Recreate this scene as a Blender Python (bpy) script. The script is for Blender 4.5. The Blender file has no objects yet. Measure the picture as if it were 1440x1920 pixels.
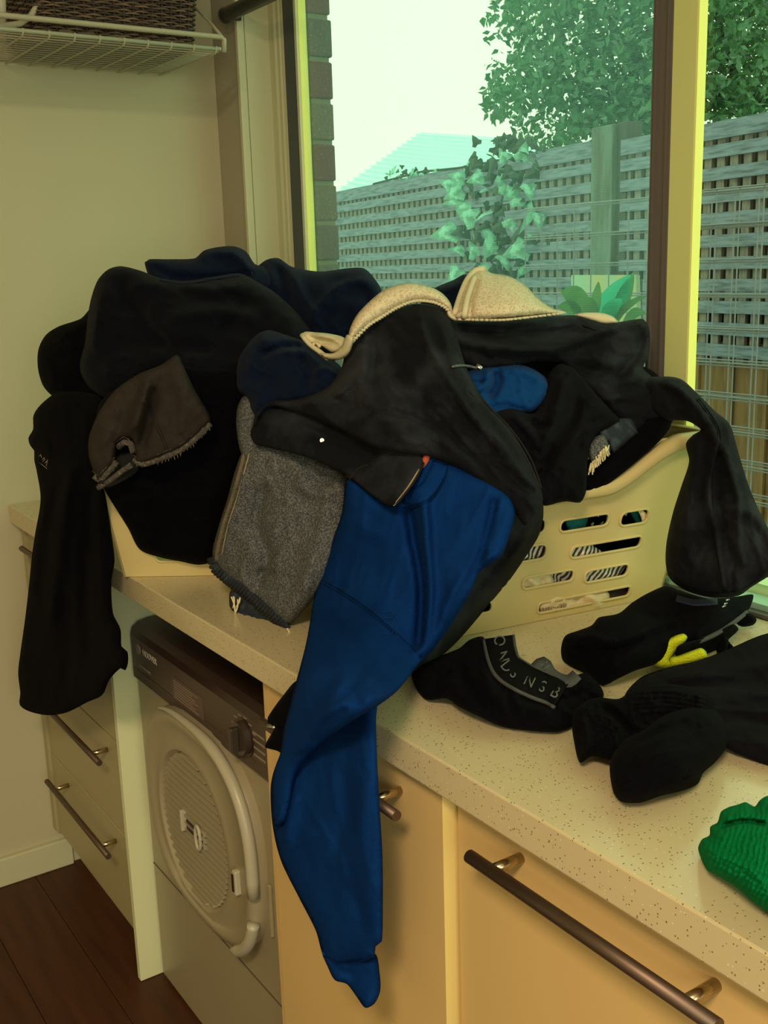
import bpy, bmesh, math, random
import numpy as np
from mathutils import Vector, Matrix
from mathutils.geometry import delaunay_2d_cdt
random.seed(7); np.random.seed(7)
SC = bpy.context.scene; COL = SC.collection
PI = math.pi

# ------------------------------------------------------------------ camera
YAW, PITCH, ROLL, FPX = 2.5543, -0.2238, -0.0310, 2005.47
CP = np.array([2.4017, -0.5945, 1.3870])
_d = np.array([math.cos(PITCH)*math.cos(YAW), math.cos(PITCH)*math.sin(YAW), math.sin(PITCH)])
_r = np.cross(_d, [0, 0, 1]); _r /= np.linalg.norm(_r); _u = np.cross(_r, _d)
CR = math.cos(ROLL)*_r + math.sin(ROLL)*_u
CU = -math.sin(ROLL)*_r + math.cos(ROLL)*_u
CD = _d
cd = bpy.data.cameras.new('camera'); cam = bpy.data.objects.new('camera', cd); COL.objects.link(cam)
cd.sensor_fit = 'HORIZONTAL'; cd.sensor_width = 36; cd.lens = 36*FPX/1440; cd.clip_start = 0.02; cd.clip_end = 200
M = Matrix([[CR[i], CU[i], -CD[i], CP[i]] for i in range(3)] + [[0, 0, 0, 1]])
cam.matrix_world = M
SC.camera = cam

# ------------------------------------------------------------------ sky, lamps, exposure
world = bpy.data.worlds.new('sky'); SC.world = world; world.use_nodes = True
bg = world.node_tree.nodes['Background']
bg.inputs[0].default_value = (0.67, 1.0, 0.59, 1); bg.inputs[1].default_value = 1.62
def area(name, loc, rot, size, power, color, size_y=None):
    l = bpy.data.lights.new(name, 'AREA'); l.energy = power; l.color = color; l.size = size
    if size_y: l.shape = 'RECTANGLE'; l.size_y = size_y
    o = bpy.data.objects.new(name, l); o.location = loc; o.rotation_euler = rot; COL.objects.link(o); return o
area('ceiling_light', (2.9, -1.35, 2.52), (0, 0, 0), 0.5, 58, (1.0, 0.75, 0.50))
area('right_side_fill', (4.15, -1.1, 1.5), (0, PI/2, 0), 1.2, 28, (0.95, 1.0, 0.82), 1.3)  # added unseen fill from the right, no window is built there
SC.view_settings.view_transform = 'Standard'; SC.view_settings.look = 'None'
SC.view_settings.exposure = 0.0; SC.view_settings.gamma = 1.0; SC.view_settings.use_curve_mapping = False

# ------------------------------------------------------------------ helpers
def ray(x, y): return CD + (x-720)/FPX*CR - (y-960)/FPX*CU
AX = {'x': 0, 'y': 1, 'z': 2}
def at(ax, val, x, y):
    v = ray(x, y); i = AX[ax]; return CP + (val-CP[i])/v[i]*v
def lin(c):
    return tuple((v/255/12.92 if v/255 <= .04045 else ((v/255+.055)/1.055)**2.4) for v in c)
MATS = {}
def mat(name, col, rough=.6, metal=0, bump=None, var=None, spec=.5, sheen=0, srgb=False):
    """bump=(scale, strength[, stretch]); var=(scale, colour2, lo, hi)"""
    if name in MATS: return MATS[name]
    m = bpy.data.materials.new(name); m.use_nodes = True; nt = m.node_tree; b = nt.nodes['Principled BSDF']
    if srgb: col = lin(col)
    b.inputs['Base Color'].default_value = (*col, 1); b.inputs['Roughness'].default_value = rough
    b.inputs['Metallic'].default_value = metal; b.inputs['Specular IOR Level'].default_value = spec
    if sheen: b.inputs['Sheen Weight'].default_value = sheen; b.inputs['Sheen Roughness'].default_value = .5
    tc = nt.nodes.new('ShaderNodeTexCoord')
    def mapping(stretch):
        mp = nt.nodes.new('ShaderNodeMapping'); nt.links.new(tc.outputs['Object'], mp.inputs[0])
        mp.inputs['Scale'].default_value = stretch; return mp
    if bump:
        n = nt.nodes.new('ShaderNodeTexNoise'); n.inputs['Scale'].default_value = bump[0]; n.inputs['Detail'].default_value = 4
        mp = mapping(bump[2] if len(bump) > 2 else (1, 1, 1)); nt.links.new(mp.outputs[0], n.inputs['Vector'])
        bp = nt.nodes.new('ShaderNodeBump'); bp.inputs['Strength'].default_value = bump[1]; bp.inputs['Distance'].default_value = .004
        nt.links.new(n.outputs[0], bp.inputs['Height']); nt.links.new(bp.outputs[0], b.inputs['Normal'])
    if var:
        n = nt.nodes.new('ShaderNodeTexNoise'); n.inputs['Scale'].default_value = var[0]; n.inputs['Detail'].default_value = 5
        mp = mapping(var[4] if len(var) > 4 else (1, 1, 1)); nt.links.new(mp.outputs[0], n.inputs['Vector'])
        r = nt.nodes.new('ShaderNodeValToRGB'); r.color_ramp.elements[0].position = var[2]; r.color_ramp.elements[1].position = var[3]
        r.color_ramp.elements[0].color = (*col, 1); c2 = lin(var[1]) if srgb else var[1]; r.color_ramp.elements[1].color = (*c2, 1)
        nt.links.new(n.outputs[0], r.inputs[0]); nt.links.new(r.outputs[0], b.inputs['Base Color'])
    MATS[name] = m; return m
def link(name, me, m=None, parent=None, smooth=False):
    o = bpy.data.objects.new(name, me); COL.objects.link(o)
    if m is not None and not me.materials: me.materials.append(m)
    if smooth:
        me.polygons.foreach_set('use_smooth', [True]*len(me.polygons))
    if parent is not None: o.parent = parent
    return o
def tag(o, label=None, cat=None, group=None, kind=None):
    if label: o['label'] = label
    if cat: o['category'] = cat
    if group: o['group'] = group
    if kind: o['kind'] = kind
    return o
def empty(name, label, cat, loc=(0, 0, 0), group=None):
    o = bpy.data.objects.new(name, None); o.empty_display_size = .05; COL.objects.link(o); o['label'] = label; o['category'] = cat
    if group: o['group'] = group
    return o
class MB:
    def __init__(s): s.v = []; s.f = []
    def add(s, vs, fs):
        n = len(s.v); s.v += [tuple(map(float, p)) for p in vs]; s.f += [tuple(n+i for i in f) for f in fs]; return s
    def box(s, x0, y0, z0, x1, y1, z1):
        return s.add([(x0,y0,z0),(x1,y0,z0),(x1,y1,z0),(x0,y1,z0),(x0,y0,z1),(x1,y0,z1),(x1,y1,z1),(x0,y1,z1)],
                     [(0,3,2,1),(4,5,6,7),(0,1,5,4),(1,2,6,5),(2,3,7,6),(3,0,4,7)])
    def tube(s, pts, r, n=8, cap=True):
        P = [Vector(p) for p in pts]; k = len(P); R = r if hasattr(r, '__len__') else [r]*k
        up = None; rings = []
        for i in range(k):
            t = (P[min(i+1, k-1)]-P[max(i-1, 0)]).normalized()
            if up is None: up = t.orthogonal().normalized()
            up = (up-t*up.dot(t)).normalized(); b = t.cross(up)
            rings.append([P[i]+(up*math.cos(2*PI*j/n)+b*math.sin(2*PI*j/n))*R[i] for j in range(n)])
        vs = [p for rg in rings for p in rg]; fs = []
        for i in range(k-1):
            for j in range(n):
                a = i*n+j; b2 = i*n+(j+1) % n; fs.append((a, b2, b2+n, a+n))
        if cap: fs += [tuple(range(n))[::-1], tuple(range((k-1)*n, k*n))]
        return s.add(vs, fs)
    def mesh(s, name):
        me = bpy.data.meshes.new(name); me.from_pydata(s.v, [], s.f); me.validate(); me.update(); return me
    def build(s, name, m, parent=None, bevel=0, smooth=False, seg=2):
        me = s.mesh(name)
        if bevel:
            bm = bmesh.new(); bm.from_mesh(me)
            bmesh.ops.bevel(bm, geom=[e for e in bm.edges], offset=bevel, segments=seg, affect='EDGES', profile=.5, clamp_overlap=True)
            bm.to_mesh(me); bm.free()
        o = link(name, me, m, parent, smooth=smooth)
        return o
def box(name, x0, y0, z0, x1, y1, z1, m, parent=None, bevel=0):
    return MB().box(x0, y0, z0, x1, y1, z1).build(name, m, parent, bevel)
def struct(o): o['kind'] = 'structure'; return o

# ------------------------------------------------------------------ materials
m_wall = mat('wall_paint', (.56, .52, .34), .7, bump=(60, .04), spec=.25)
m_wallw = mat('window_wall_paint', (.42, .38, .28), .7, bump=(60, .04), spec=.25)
m_trim = mat('trim_paint', (.62, .62, .40), .45)
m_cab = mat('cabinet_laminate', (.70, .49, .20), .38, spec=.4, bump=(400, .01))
m_cabedge_lit = mat('cabinet_edge_lit', (.85, .68, .25), .4)  # brighter cream paints in the light that catches the door edges
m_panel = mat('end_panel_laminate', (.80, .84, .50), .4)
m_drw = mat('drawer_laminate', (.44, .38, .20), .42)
m_steel = mat('brushed_steel', (.17, .12, .09), .48, .9, bump=(300, .03, (1, 1, 30)))
m_steel_end = mat('steel_posts', (.55, .45, .28), .25, 1)
m_white = mat('enamel_white', (.48, .45, .32), .35)
m_dryer = mat('dryer_enamel', (.36, .31, .19), .35)
m_console = mat('console_plastic', (.085, .06, .042), .45)
m_consdark = mat('console_dark', (.035, .018, .014), .35)
m_plastic = mat('basket_plastic', (.62, .51, .22), .42, spec=.4, bump=(300, .02))
m_tan = mat('window_post_paint', (.66, .70, .27), .5)
m_litedge = mat('window_lit_edge', (.93, .96, .24), .5)  # strong yellow puts the light on right-facing frame edges into the colour
m_brown = mat('brown_sash', (.125, .108, .095), .45)
m_dark = mat('dark_sash', (.05, .06, .07), .4)
m_sill = mat('sill_sky_tint', (.50, .80, .62), .35)  # cyan stands in for sky reflected in the sill board
m_black = mat('black_cloth', (.0022, .0021, .0034), .95, spec=.05, sheen=.004, bump=(500, .25))
m_char = mat('charcoal_jersey', (.0045, .0042, .006), .95, spec=.06, sheen=.008, bump=(450, .25))
m_navy = mat('navy_cloth', (.0030, .008, .024), .9, spec=.08, sheen=.02, bump=(450, .25))
m_jean = mat('black_denim', (.0050, .0058, .0085), .85, spec=.10, sheen=.012, bump=(600, .4), var=(11, (.030, .035, .042), .48, .74))
m_gjean = mat('grey_denim', (.024, .019, .016), .9, spec=.1, bump=(600, .5), var=(7, (.042, .035, .028), .35, .75))
m_gfleece = mat('grey_marl_fabric', (.06, .065, .070), .95, spec=.08, bump=(500, .7), var=(420, (.17, .175, .165), .42, .62))
m_blue = mat('blue_fleece', (.0030, .026, .125), .95, spec=.03, bump=(500, .35), var=(14, (.0035, .034, .155), .4, .7))
m_blued = mat('blue_fleece_seam', (.001, .014, .06), .95, spec=.06)
m_blue2 = mat('bright_blue_fleece', (.004, .045, .17), .95, spec=.04, sheen=.02, bump=(400, .5))
m_ddenim = mat('dark_blue_denim', (.008, .014, .024), .85, bump=(600, .5), var=(60, (.05, .07, .085), .5, .75))
m_cream = mat('cream_cotton', (.72, .62, .36), .85, spec=.2, bump=(300, .3))
m_green = mat('green_muslin', (.0012, .16, .045), .9, spec=.05, bump=(300, .25))
m_neon = mat('neon_yellow_knit', (.62, .70, .006), .8, bump=(600, .8))
m_thread = mat('tan_thread', (.30, .24, .13), .9)
m_greyband = mat('grey_elastic', (.055, .055, .052), .8, bump=(600, .3))
m_blackband = mat('black_elastic', (.005, .005, .0055), .9, spec=.05, bump=(600, .3))
m_letter = mat('grey_lettering', (.11, .11, .10), .8)
m_zip = mat('zip_metal', (.5, .5, .5), .3, 1)
m_fence = mat('weathered_timber', (.25, .29, .37), .85, spec=.1, bump=(40, .5, (1, 1, 12)), var=(5, (.11, .13, .165), .42, .72, (2, 2, 18)))
m_fenceback = mat('weathered_timber_behind', (.30, .26, .24), .85, spec=.1, bump=(40, .5, (12, 12, 1)), var=(9, (.15, .13, .12), .4, .75, (8, 8, 2)))
m_post = mat('fence_post_timber', (.17, .22, .20), .85, spec=.1, bump=(30, .5, (10, 10, 1)), var=(4, (.11, .10, .07), .4, .7, (6, 6, 1)))
m_paling = mat('paling_timber', (.30, .17, .085), .85, spec=.1, bump=(30, .5, (12, 12, 1)), var=(6, (.14, .085, .045), .35, .75, (9, 9, 1)))
m_mesh = mat('galvanised_wire', (.33, .36, .42), .5, .3)
m_mortar = mat('mortar', (.22, .20, .12), .95, bump=(150, .6))
m_leaf = mat('tree_leaf', (.05, .12, .085), .4, spec=.6, var=(9, (.16, .34, .20), .45, .65))
m_twig = mat('twig_bark', (.035, .05, .04), .9)
m_ground = mat('garden_ground', (.25, .24, .17), .95, bump=(30, .5))
m_roof = mat('roof_sheet', (.62, .98, .95), .5)

def bump_wave(m, scale, strength, direction='X', dist=.003, coord='Object'):
    nt = m.node_tree; b = nt.nodes['Principled BSDF']; w = nt.nodes.new('ShaderNodeTexWave'); tc = nt.nodes.new('ShaderNodeTexCoord')
    w.bands_direction = direction; w.inputs['Scale'].default_value = scale; w.inputs['Distortion'].default_value = 1.5
    nt.links.new(tc.outputs[coord], w.inputs['Vector']); bp = nt.nodes.new('ShaderNodeBump'); bp.inputs['Strength'].default_value = strength
    bp.inputs['Distance'].default_value = dist; nt.links.new(w.outputs['Fac'], bp.inputs['Height'])
    old = b.inputs['Normal'].links
    if old: nt.links.new(old[0].from_socket, bp.inputs['Normal'])
    nt.links.new(bp.outputs[0], b.inputs['Normal'])
def translucent(m, fac, col):
    nt = m.node_tree; b = nt.nodes['Principled BSDF']; out = nt.nodes['Material Output']
    t = nt.nodes.new('ShaderNodeBsdfTranslucent'); t.inputs[0].default_value = (*col, 1); mx = nt.nodes.new('ShaderNodeMixShader')
    mx.inputs[0].default_value = fac; nt.links.new(b.outputs[0], mx.inputs[1]); nt.links.new(t.outputs[0], mx.inputs[2]); nt.links.new(mx.outputs[0], out.inputs[0])
translucent(m_leaf, .35, (.10, .32, .10))
# speckled stone benchtop
def stone():
    m = mat('speckled_stone', (.62, .53, .31), .2, spec=.6); nt = m.node_tree; b = nt.nodes['Principled BSDF']
    tc = nt.nodes.new('ShaderNodeTexCoord'); base = (.62, .53, .31, 1); prev = None
    for sc, th, colr, dens in ((330, .20, (.22, .15, .07, 1), .80), (170, .11, (.16, .10, .05, 1), .86), (260, .14, (.80, .76, .52, 1), .86)):
        v = nt.nodes.new('ShaderNodeTexVoronoi'); v.inputs['Scale'].default_value = sc; nt.links.new(tc.outputs['Object'], v.inputs['Vector'])
        lt = nt.nodes.new('ShaderNodeMath'); lt.operation = 'LESS_THAN'; lt.inputs[1].default_value = th*1.35; nt.links.new(v.outputs['Distance'], lt.inputs[0])
        sx = nt.nodes.new('ShaderNodeSeparateColor'); nt.links.new(v.outputs['Color'], sx.inputs[0])
        gt = nt.nodes.new('ShaderNodeMath'); gt.operation = 'GREATER_THAN'; gt.inputs[1].default_value = dens; nt.links.new(sx.outputs[0], gt.inputs[0])
        mu = nt.nodes.new('ShaderNodeMath'); mu.operation = 'MULTIPLY'; nt.links.new(lt.outputs[0], mu.inputs[0]); nt.links.new(gt.outputs[0], mu.inputs[1])
        mx = nt.nodes.new('ShaderNodeMix'); mx.data_type = 'RGBA'; nt.links.new(mu.outputs[0], mx.inputs['Factor'])
        mx.inputs['B'].default_value = colr
        if prev is None: mx.inputs['A'].default_value = base
        else: nt.links.new(prev, mx.inputs['A'])
        prev = mx.outputs['Result']
    nt.links.new(prev, b.inputs['Base Color']); return m
m_stone = stone()
# floor boards
m_floor = mat('timber_floor', (.078, .026, .010), .5, spec=.3, bump=(20, .15, (1, 14, 1)), var=(3, (.045, .014, .006), .35, .75, (1.2, 14, 1)))
def brickmat(i, c):
    return mat('brick_clay_%s' % 'abcd'[i], c, .9, spec=.15, bump=(120, .8), var=(260, tuple(min(1, v*2.2+.03) for v in c), .60, .70))
m_bricks = [brickmat(0, (.17, .12, .085)), brickmat(1, (.16, .055, .050)), brickmat(2, (.14, .09, .075)), brickmat(3, (.13, .105, .085))]
def glassmat(name, tint, refl):
    m = bpy.data.materials.new(name); m.use_nodes = True; nt = m.node_tree; nt.nodes.remove(nt.nodes['Principled BSDF']); out = nt.nodes['Material Output']
    t = nt.nodes.new('ShaderNodeBsdfTransparent'); t.inputs[0].default_value = (*tint, 1); g = nt.nodes.new('ShaderNodeBsdfGlossy'); g.inputs['Roughness'].default_value = .03
    f = nt.nodes.new('ShaderNodeFresnel'); f.inputs[0].default_value = 1.45; mu = nt.nodes.new('ShaderNodeMath'); mu.operation = 'MULTIPLY'; mu.inputs[1].default_value = refl
    nt.links.new(f.outputs[0], mu.inputs[0]); mx = nt.nodes.new('ShaderNodeMixShader'); nt.links.new(mu.outputs[0], mx.inputs[0])
    nt.links.new(t.outputs[0], mx.inputs[1]); nt.links.new(g.outputs[0], mx.inputs[2]); nt.links.new(mx.outputs[0], out.inputs[0]); return m
m_glass = glassmat('window_glass', (.96, .98, .96), .8)
def screenmat():
    m = bpy.data.materials.new('insect_screen'); m.use_nodes = True; nt = m.node_tree; nt.nodes.remove(nt.nodes['Principled BSDF']); out = nt.nodes['Material Output']
    t = nt.nodes.new('ShaderNodeBsdfTransparent'); t.inputs[0].default_value = (1, 1, 1, 1)
    s = nt.nodes.new('ShaderNodeBsdfTranslucent'); s.inputs[0].default_value = (.45, .80, .85, 1)
    mx = nt.nodes.new('ShaderNodeMixShader'); tc = nt.nodes.new('ShaderNodeTexCoord')
    w = nt.nodes.new('ShaderNodeTexWave'); w.bands_direction = 'Z'; w.inputs['Scale'].default_value = 95; nt.links.new(tc.outputs['Object'], w.inputs['Vector'])
    mr = nt.nodes.new('ShaderNodeMapRange'); mr.inputs[3].default_value = .10; mr.inputs[4].default_value = .19; nt.links.new(w.outputs['Fac'], mr.inputs[0])
    nt.links.new(mr.outputs[0], mx.inputs[0]); nt.links.new(t.outputs[0], mx.inputs[1]); nt.links.new(s.outputs[0], mx.inputs[2]); nt.links.new(mx.outputs[0], out.inputs[0]); return m
m_screen = screenmat()

# ------------------------------------------------------------------ room shell
YW = .571
struct(box('wall_left', -.12, -2.6, 0, 0, .69, 2.6, m_wall))
struct(box('wall_rear', -.12, -2.72, 0, 4.2, -2.6, 2.6, m_wall))
struct(box('wall_right', 4.2, -2.72, 0, 4.32, .69, 2.6, m_wall))
struct(box('ceiling', -.12, -2.72, 2.6, 4.32, .8, 2.7, m_wall))
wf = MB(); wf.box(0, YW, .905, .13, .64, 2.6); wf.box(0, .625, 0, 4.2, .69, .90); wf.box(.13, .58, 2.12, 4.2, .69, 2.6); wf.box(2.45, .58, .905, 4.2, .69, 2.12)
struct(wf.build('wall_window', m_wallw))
struct(box('baseboard_left', 0, -2.6, 0, .014, .06, .07, m_trim, bevel=.003))
# floor: sub floor plus individual boards
fl = struct(box('floor', -.12, -2.6, -.05, 4.2, .62, -.014, m_floor))
bw = .135; meshes = {}
for j in range(24):
    y1 = .10-j*bw; x = -.02-(j*.47) % 1.1
    while x < 4.2:
        x1 = x+1.25; a = max(x, 0.0); b = min(x1, 4.2)
        if b-a > .05: box('floor_board', a+.0006, y1-bw+.0006, -.014, b-.0006, y1-.0006, 0, m_floor, fl, bevel=.0008)
        x = x1

# ------------------------------------------------------------------ benchtop
bt = box('benchtop', 0.002, 0, .86, 4.19, .612, .90, m_stone, bevel=.002)
tag(bt, 'long speckled cream stone benchtop running under the window', 'benchtop')
# ------------------------------------------------------------------ handle helper
def bar_handle(x0, x1, y, z, yf, parent, r=.006, inset=.045):
    h = MB().tube([(x0, y, z), (x1, y, z)], r, 14).build('handle', m_steel, parent, smooth=False)
    for p in h.data.polygons: p.use_smooth = len(p.vertices) == 4
    for xx in (x0+inset, x1-inset):
        s = MB().tube([(xx, y, z), (xx, yf, z)], r*.85, 12).build('handle_post', m_steel_end, parent if parent is None else h)
        for p in s.data.polygons: p.use_smooth = len(p.vertices) == 4
    return h
# drawer unit left
du = empty('drawer_unit', 'drawer cabinet with bar handles in the corner against the left wall', 'cabinet')
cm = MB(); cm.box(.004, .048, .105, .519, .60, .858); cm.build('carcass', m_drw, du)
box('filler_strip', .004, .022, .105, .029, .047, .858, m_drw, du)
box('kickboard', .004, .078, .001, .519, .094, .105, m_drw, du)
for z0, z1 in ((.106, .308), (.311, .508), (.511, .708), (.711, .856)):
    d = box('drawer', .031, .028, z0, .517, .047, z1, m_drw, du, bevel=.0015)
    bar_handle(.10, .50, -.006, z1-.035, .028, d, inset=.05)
ep = box('end_panel', .520, .024, .001, .536, .60, .859, m_panel, bevel=.001)
tag(ep, 'tall cream end panel standing left of the clothes dryer', 'panel')
# cabinets right of dryer
pp = box('end_panel', 1.1635, .022, .001, 1.1755, .60, .859, m_cab, bevel=.001)
tag(pp, 'narrow cream end panel between the dryer and the cupboard door', 'panel')
c1 = empty('door_cabinet', 'cream base cupboard with one door behind the hanging blue sleeve', 'cabinet')
box('carcass', 1.180, .042, .105, 1.584, .60, .858, m_cab, c1); box('kickboard', 1.180, .078, .001, 1.584, .094, .105, m_cab, c1)
d = box('door', 1.1875, .016, .106, 1.5775, .040, .853, m_cabedge_lit, c1)
d.data.materials.append(m_cab)
for p in d.data.polygons: p.material_index = 1 if p.normal.y < -.5 or p.normal.z > .5 else 0
bar_handle(1.24, 1.545, -.020, .822, .016, d)
c2 = empty('drawer_cabinet', 'cream base cabinet with a wide drawer front and a long bar handle', 'cabinet')
box('carcass', 1.586, .046, .105, 2.50, .60, .858, m_cab, c2); box('kickboard', 1.586, .078, .001, 2.50, .094, .105, m_cab, c2)
d = box('drawer', 1.588, .028, .40, 2.05, .045, .853, m_cab, c2, bevel=.001)
bar_handle(1.655, 1.955, -.010, .824, .028, d, r=.0068, inset=.033)
box('drawer', 1.588, .028, .106, 2.05, .045, .397, m_cab, c2, bevel=.001)
box('door', 2.053, .028, .106, 2.498, .045, .853, m_cab, c2, bevel=.001)
c3 = empty('side_cabinet', 'cream base cabinet at the far right end under the benchtop', 'cabinet')
box('carcass', 2.502, .046, .105, 4.19, .60, .858, m_cab, c3); box('kickboard', 2.502, .078, .001, 4.19, .094, .105, m_cab, c3)
for i in range(4): box('door', 2.505+i*.42, .028, .106, 2.505+i*.42+.416, .045, .853, m_cab, c3, bevel=.001)

# ------------------------------------------------------------------ dryer
dr = empty('clothes_dryer', 'front loading clothes dryer with brown control panel and round ribbed door', 'dryer')
YD = .065
box('body', .552, YD, .012, 1.100, .59, .650, m_dryer, dr, bevel=.004)
# console with rounded top edge (profile swept along x)
prof = [(YD-.006, .652), (YD-.006, .735), (YD-.002, .748), (YD+.010, .757), (YD+.03, .760), (.58, .760), (.58, .652)]
cb = MB(); n = len(prof)
cb.add([(.552, a, b) for a, b in prof]+[(1.100, a, b) for a, b in prof],
       [(i, (i+1) % n, n+(i+1) % n, n+i) for i in range(n)]+[tuple(range(n))[::-1], tuple(range(n, 2*n))])
con = cb.build('control_panel', m_console, dr)
bmx = bmesh.new(); bmx.from_mesh(con.data); bmesh.ops.recalc_face_normals(bmx, faces=bmx.faces); bmx.to_mesh(con.data); bmx.free()
con.data.materials.append(m_consdark)
for p in con.data.polygons:
    if p.normal.z > .2: p.material_index = 1
for i in range(4):
    MB().tube([(.556, YD-.006, .655+i*.005), (1.096, YD-.006, .655+i*.005)], .0022, 6).build('panel_rib', m_console, con)
# dial
def disc(name, cx, y0, y1, cz, r, m, parent, n=32, sx=1.0):
    mb = MB(); a = [(cx+r*sx*math.cos(2*PI*i/n), cz+r*math.sin(2*PI*i/n)) for i in range(n)]
    mb.add([(x, y0, z) for x, z in a]+[(x, y1, z) for x, z in a], [tuple(range(n)), tuple(range(n, 2*n))[::-1]]+[(i, n+i, n+(i+1) % n, (i+1) % n) for i in range(n)])
    return mb.build(name, m, parent)
m_dial = mat('dial_plastic', (.055, .042, .032), .35); m_print = mat('panel_print', (.30, .24, .18), .6)
dial = disc('dial', 1.018, YD-.0175, YD-.0062, .698, .026, m_dial, dr)
box('dial_grip', 1.013, YD-.031, .678, 1.023, YD-.0176, .718, m_dial, dial, bevel=.002)
disc('dial_ring', 1.018, YD-.0078, YD-.0062, .698, .031, m_consdark, dr)
for k in range(9):
    a = math.radians(30+k*26); box('dial_mark', 1.018+.039*math.cos(a)-.005, YD-.0068, .698+.033*math.sin(a)-.001, 1.018+.039*math.cos(a)+.005, YD-.0061, .698+.033*math.sin(a)+.001, m_print, dr)
def fontmesh(o):
    bpy.context.view_layer.update(); me = bpy.data.meshes.new_from_object(o.evaluated_get(bpy.context.evaluated_depsgraph_get())); me.name = o.name
    n = bpy.data.objects.new('x', me); nm = o.name; c = o.data; n.matrix_local = o.matrix_local.copy(); n.parent = o.parent; bpy.data.objects.remove(o); bpy.data.curves.remove(c)
    n.name = nm; COL.objects.link(n); return n
def text(name, s, loc, rot, size, m, parent, ext=.0003, align='LEFT', shear=0, sx=1.0):
    c = bpy.data.curves.new(name, 'FONT'); c.body = s; c.size = size; c.extrude = ext; c.align_x = align; c.shear = shear
    c.materials.append(m); o = bpy.data.objects.new(name, c); COL.objects.link(o); o.location = loc; o.rotation_euler = rot
    o.scale = (sx, 1, 1)
    o.parent = parent; return fontmesh(o)
m_badge = mat('badge_print', (.62, .55, .42), .5)
text('lettering', 'HOOVER', (.610, YD-.0066, .7105), (PI/2, 0, 0), .017, m_badge, dr, sx=.95)
disc('round_badge', .589, YD-.0078, YD-.0062, .716, .010, m_print, dr, 20)
text('lettering', 'CLOTHES DRYER', (.588, YD-.0066, .682), (PI/2, 0, 0), .007, m_print, dr)
st = box('paper_sticker', .742, YD-.0068, .668, .868, YD-.0061, .712, mat('sticker', (.14, .085, .065), .6), dr)
for k in range(7): box('printed_line', .750, YD-.0073, .675+k*.005, .850-(k % 3)*.012, YD-.0068, .6765+k*.005, m_print, st)
for k in range(5): box('printed_line', 1.048, YD-.0068, .668+k*.012, 1.085, YD-.0061, .671+k*.012, m_print, dr)
# door: superellipse plate with raised rim, recessed ribbed disc
dcx, dcz, da, db = .838, .478, .218, .186
def sup(t, a, b, e=2.7):
    c, s = math.cos(t), math.sin(t); return (math.copysign(abs(c)**(2/e), c)*a, math.copysign(abs(s)**(2/e), s)*b)
N = 72
def ringmesh(levels):   # levels: list of (func(i)->(x,z), y)
    mb = MB(); vs = []; fs = []
    for fn, y in levels: vs += [(fn(i)[0], y, fn(i)[1]) for i in range(N)]
    for l in range(len(levels)-1):
        for i in range(N): fs.append((l*N+i, l*N+(i+1) % N, (l+1)*N+(i+1) % N, (l+1)*N+i))
    mb.add(vs, fs); return mb
def se(k): return lambda i: (dcx+sup(2*PI*i/N, da*k, db*k)[0], dcz+sup(2*PI*i/N, da*k, db*k)[1])
ccx, ccz, cr = .816, .456, .138
def ci(r): return lambda i: (ccx+r*math.cos(2*PI*i/N), ccz+r*math.sin(2*PI*i/N))
door = ringmesh([(se(1.0), YD), (se(1.0), YD-.016), (se(.97), YD-.024), (se(.90), YD-.027), (se(.86), YD-.022), (ci(cr+.012), YD-.019), (ci(cr+.004), YD-.022), (ci(cr), YD-.019), (ci(cr-.004), YD-.006), (ci(.001), YD-.006)]).build('door', m_dryer, dr, smooth=True)
# ribs across the disc
z = ccz-cr+.009
while z < ccz+cr-.004:
    hw = math.sqrt(max(0, (cr-.005)**2-(z-ccz)**2))
    if hw > .01:
        mb = MB(); h = .0034
        mb.add([(ccx-hw, YD-.006, z-h), (ccx+hw, YD-.006, z-h), (ccx+hw, YD-.006, z+h), (ccx-hw, YD-.006, z+h), (ccx-hw+.004, YD-.0185, z-h*.8), (ccx+hw-.004, YD-.0185, z-h*.8), (ccx+hw-.004, YD-.0185, z+h*.2), (ccx-hw+.004, YD-.0185, z+h*.2)],
               [(0, 1, 5, 4), (4, 5, 6, 7), (7, 6, 2, 3), (0, 4, 7, 3), (1, 2, 6, 5)]); mb.build('rib', m_dryer, door)
    z += .0128
# emblem at the middle of the disc
box('emblem_bar', .770, YD-.024, .436, .778, YD-.012, .476, m_white, door, bevel=.002)
box('emblem_window', .786, YD-.018, .440, .822, YD-.011, .462, m_consdark, door)
mb = MB(); pts = [(.838+.010*math.cos(2*PI*i/20), YD-.020, .451+.022*math.sin(2*PI*i/20)) for i in range(21)]
mb.tube(pts, .0032, 6, cap=False).build('emblem_oval', m_white, door, smooth=True)
for k in range(3): MB().add([(.858, YD-.019, .437+k*.012), (.858, YD-.019, .449+k*.012), (.872, YD-.019, .443+k*.012), (.862, YD-.010, .443+k*.012)], [(0, 2, 1), (0, 1, 3), (1, 2, 3), (0, 3, 2)]).build('emblem_notch', m_white, door)
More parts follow.
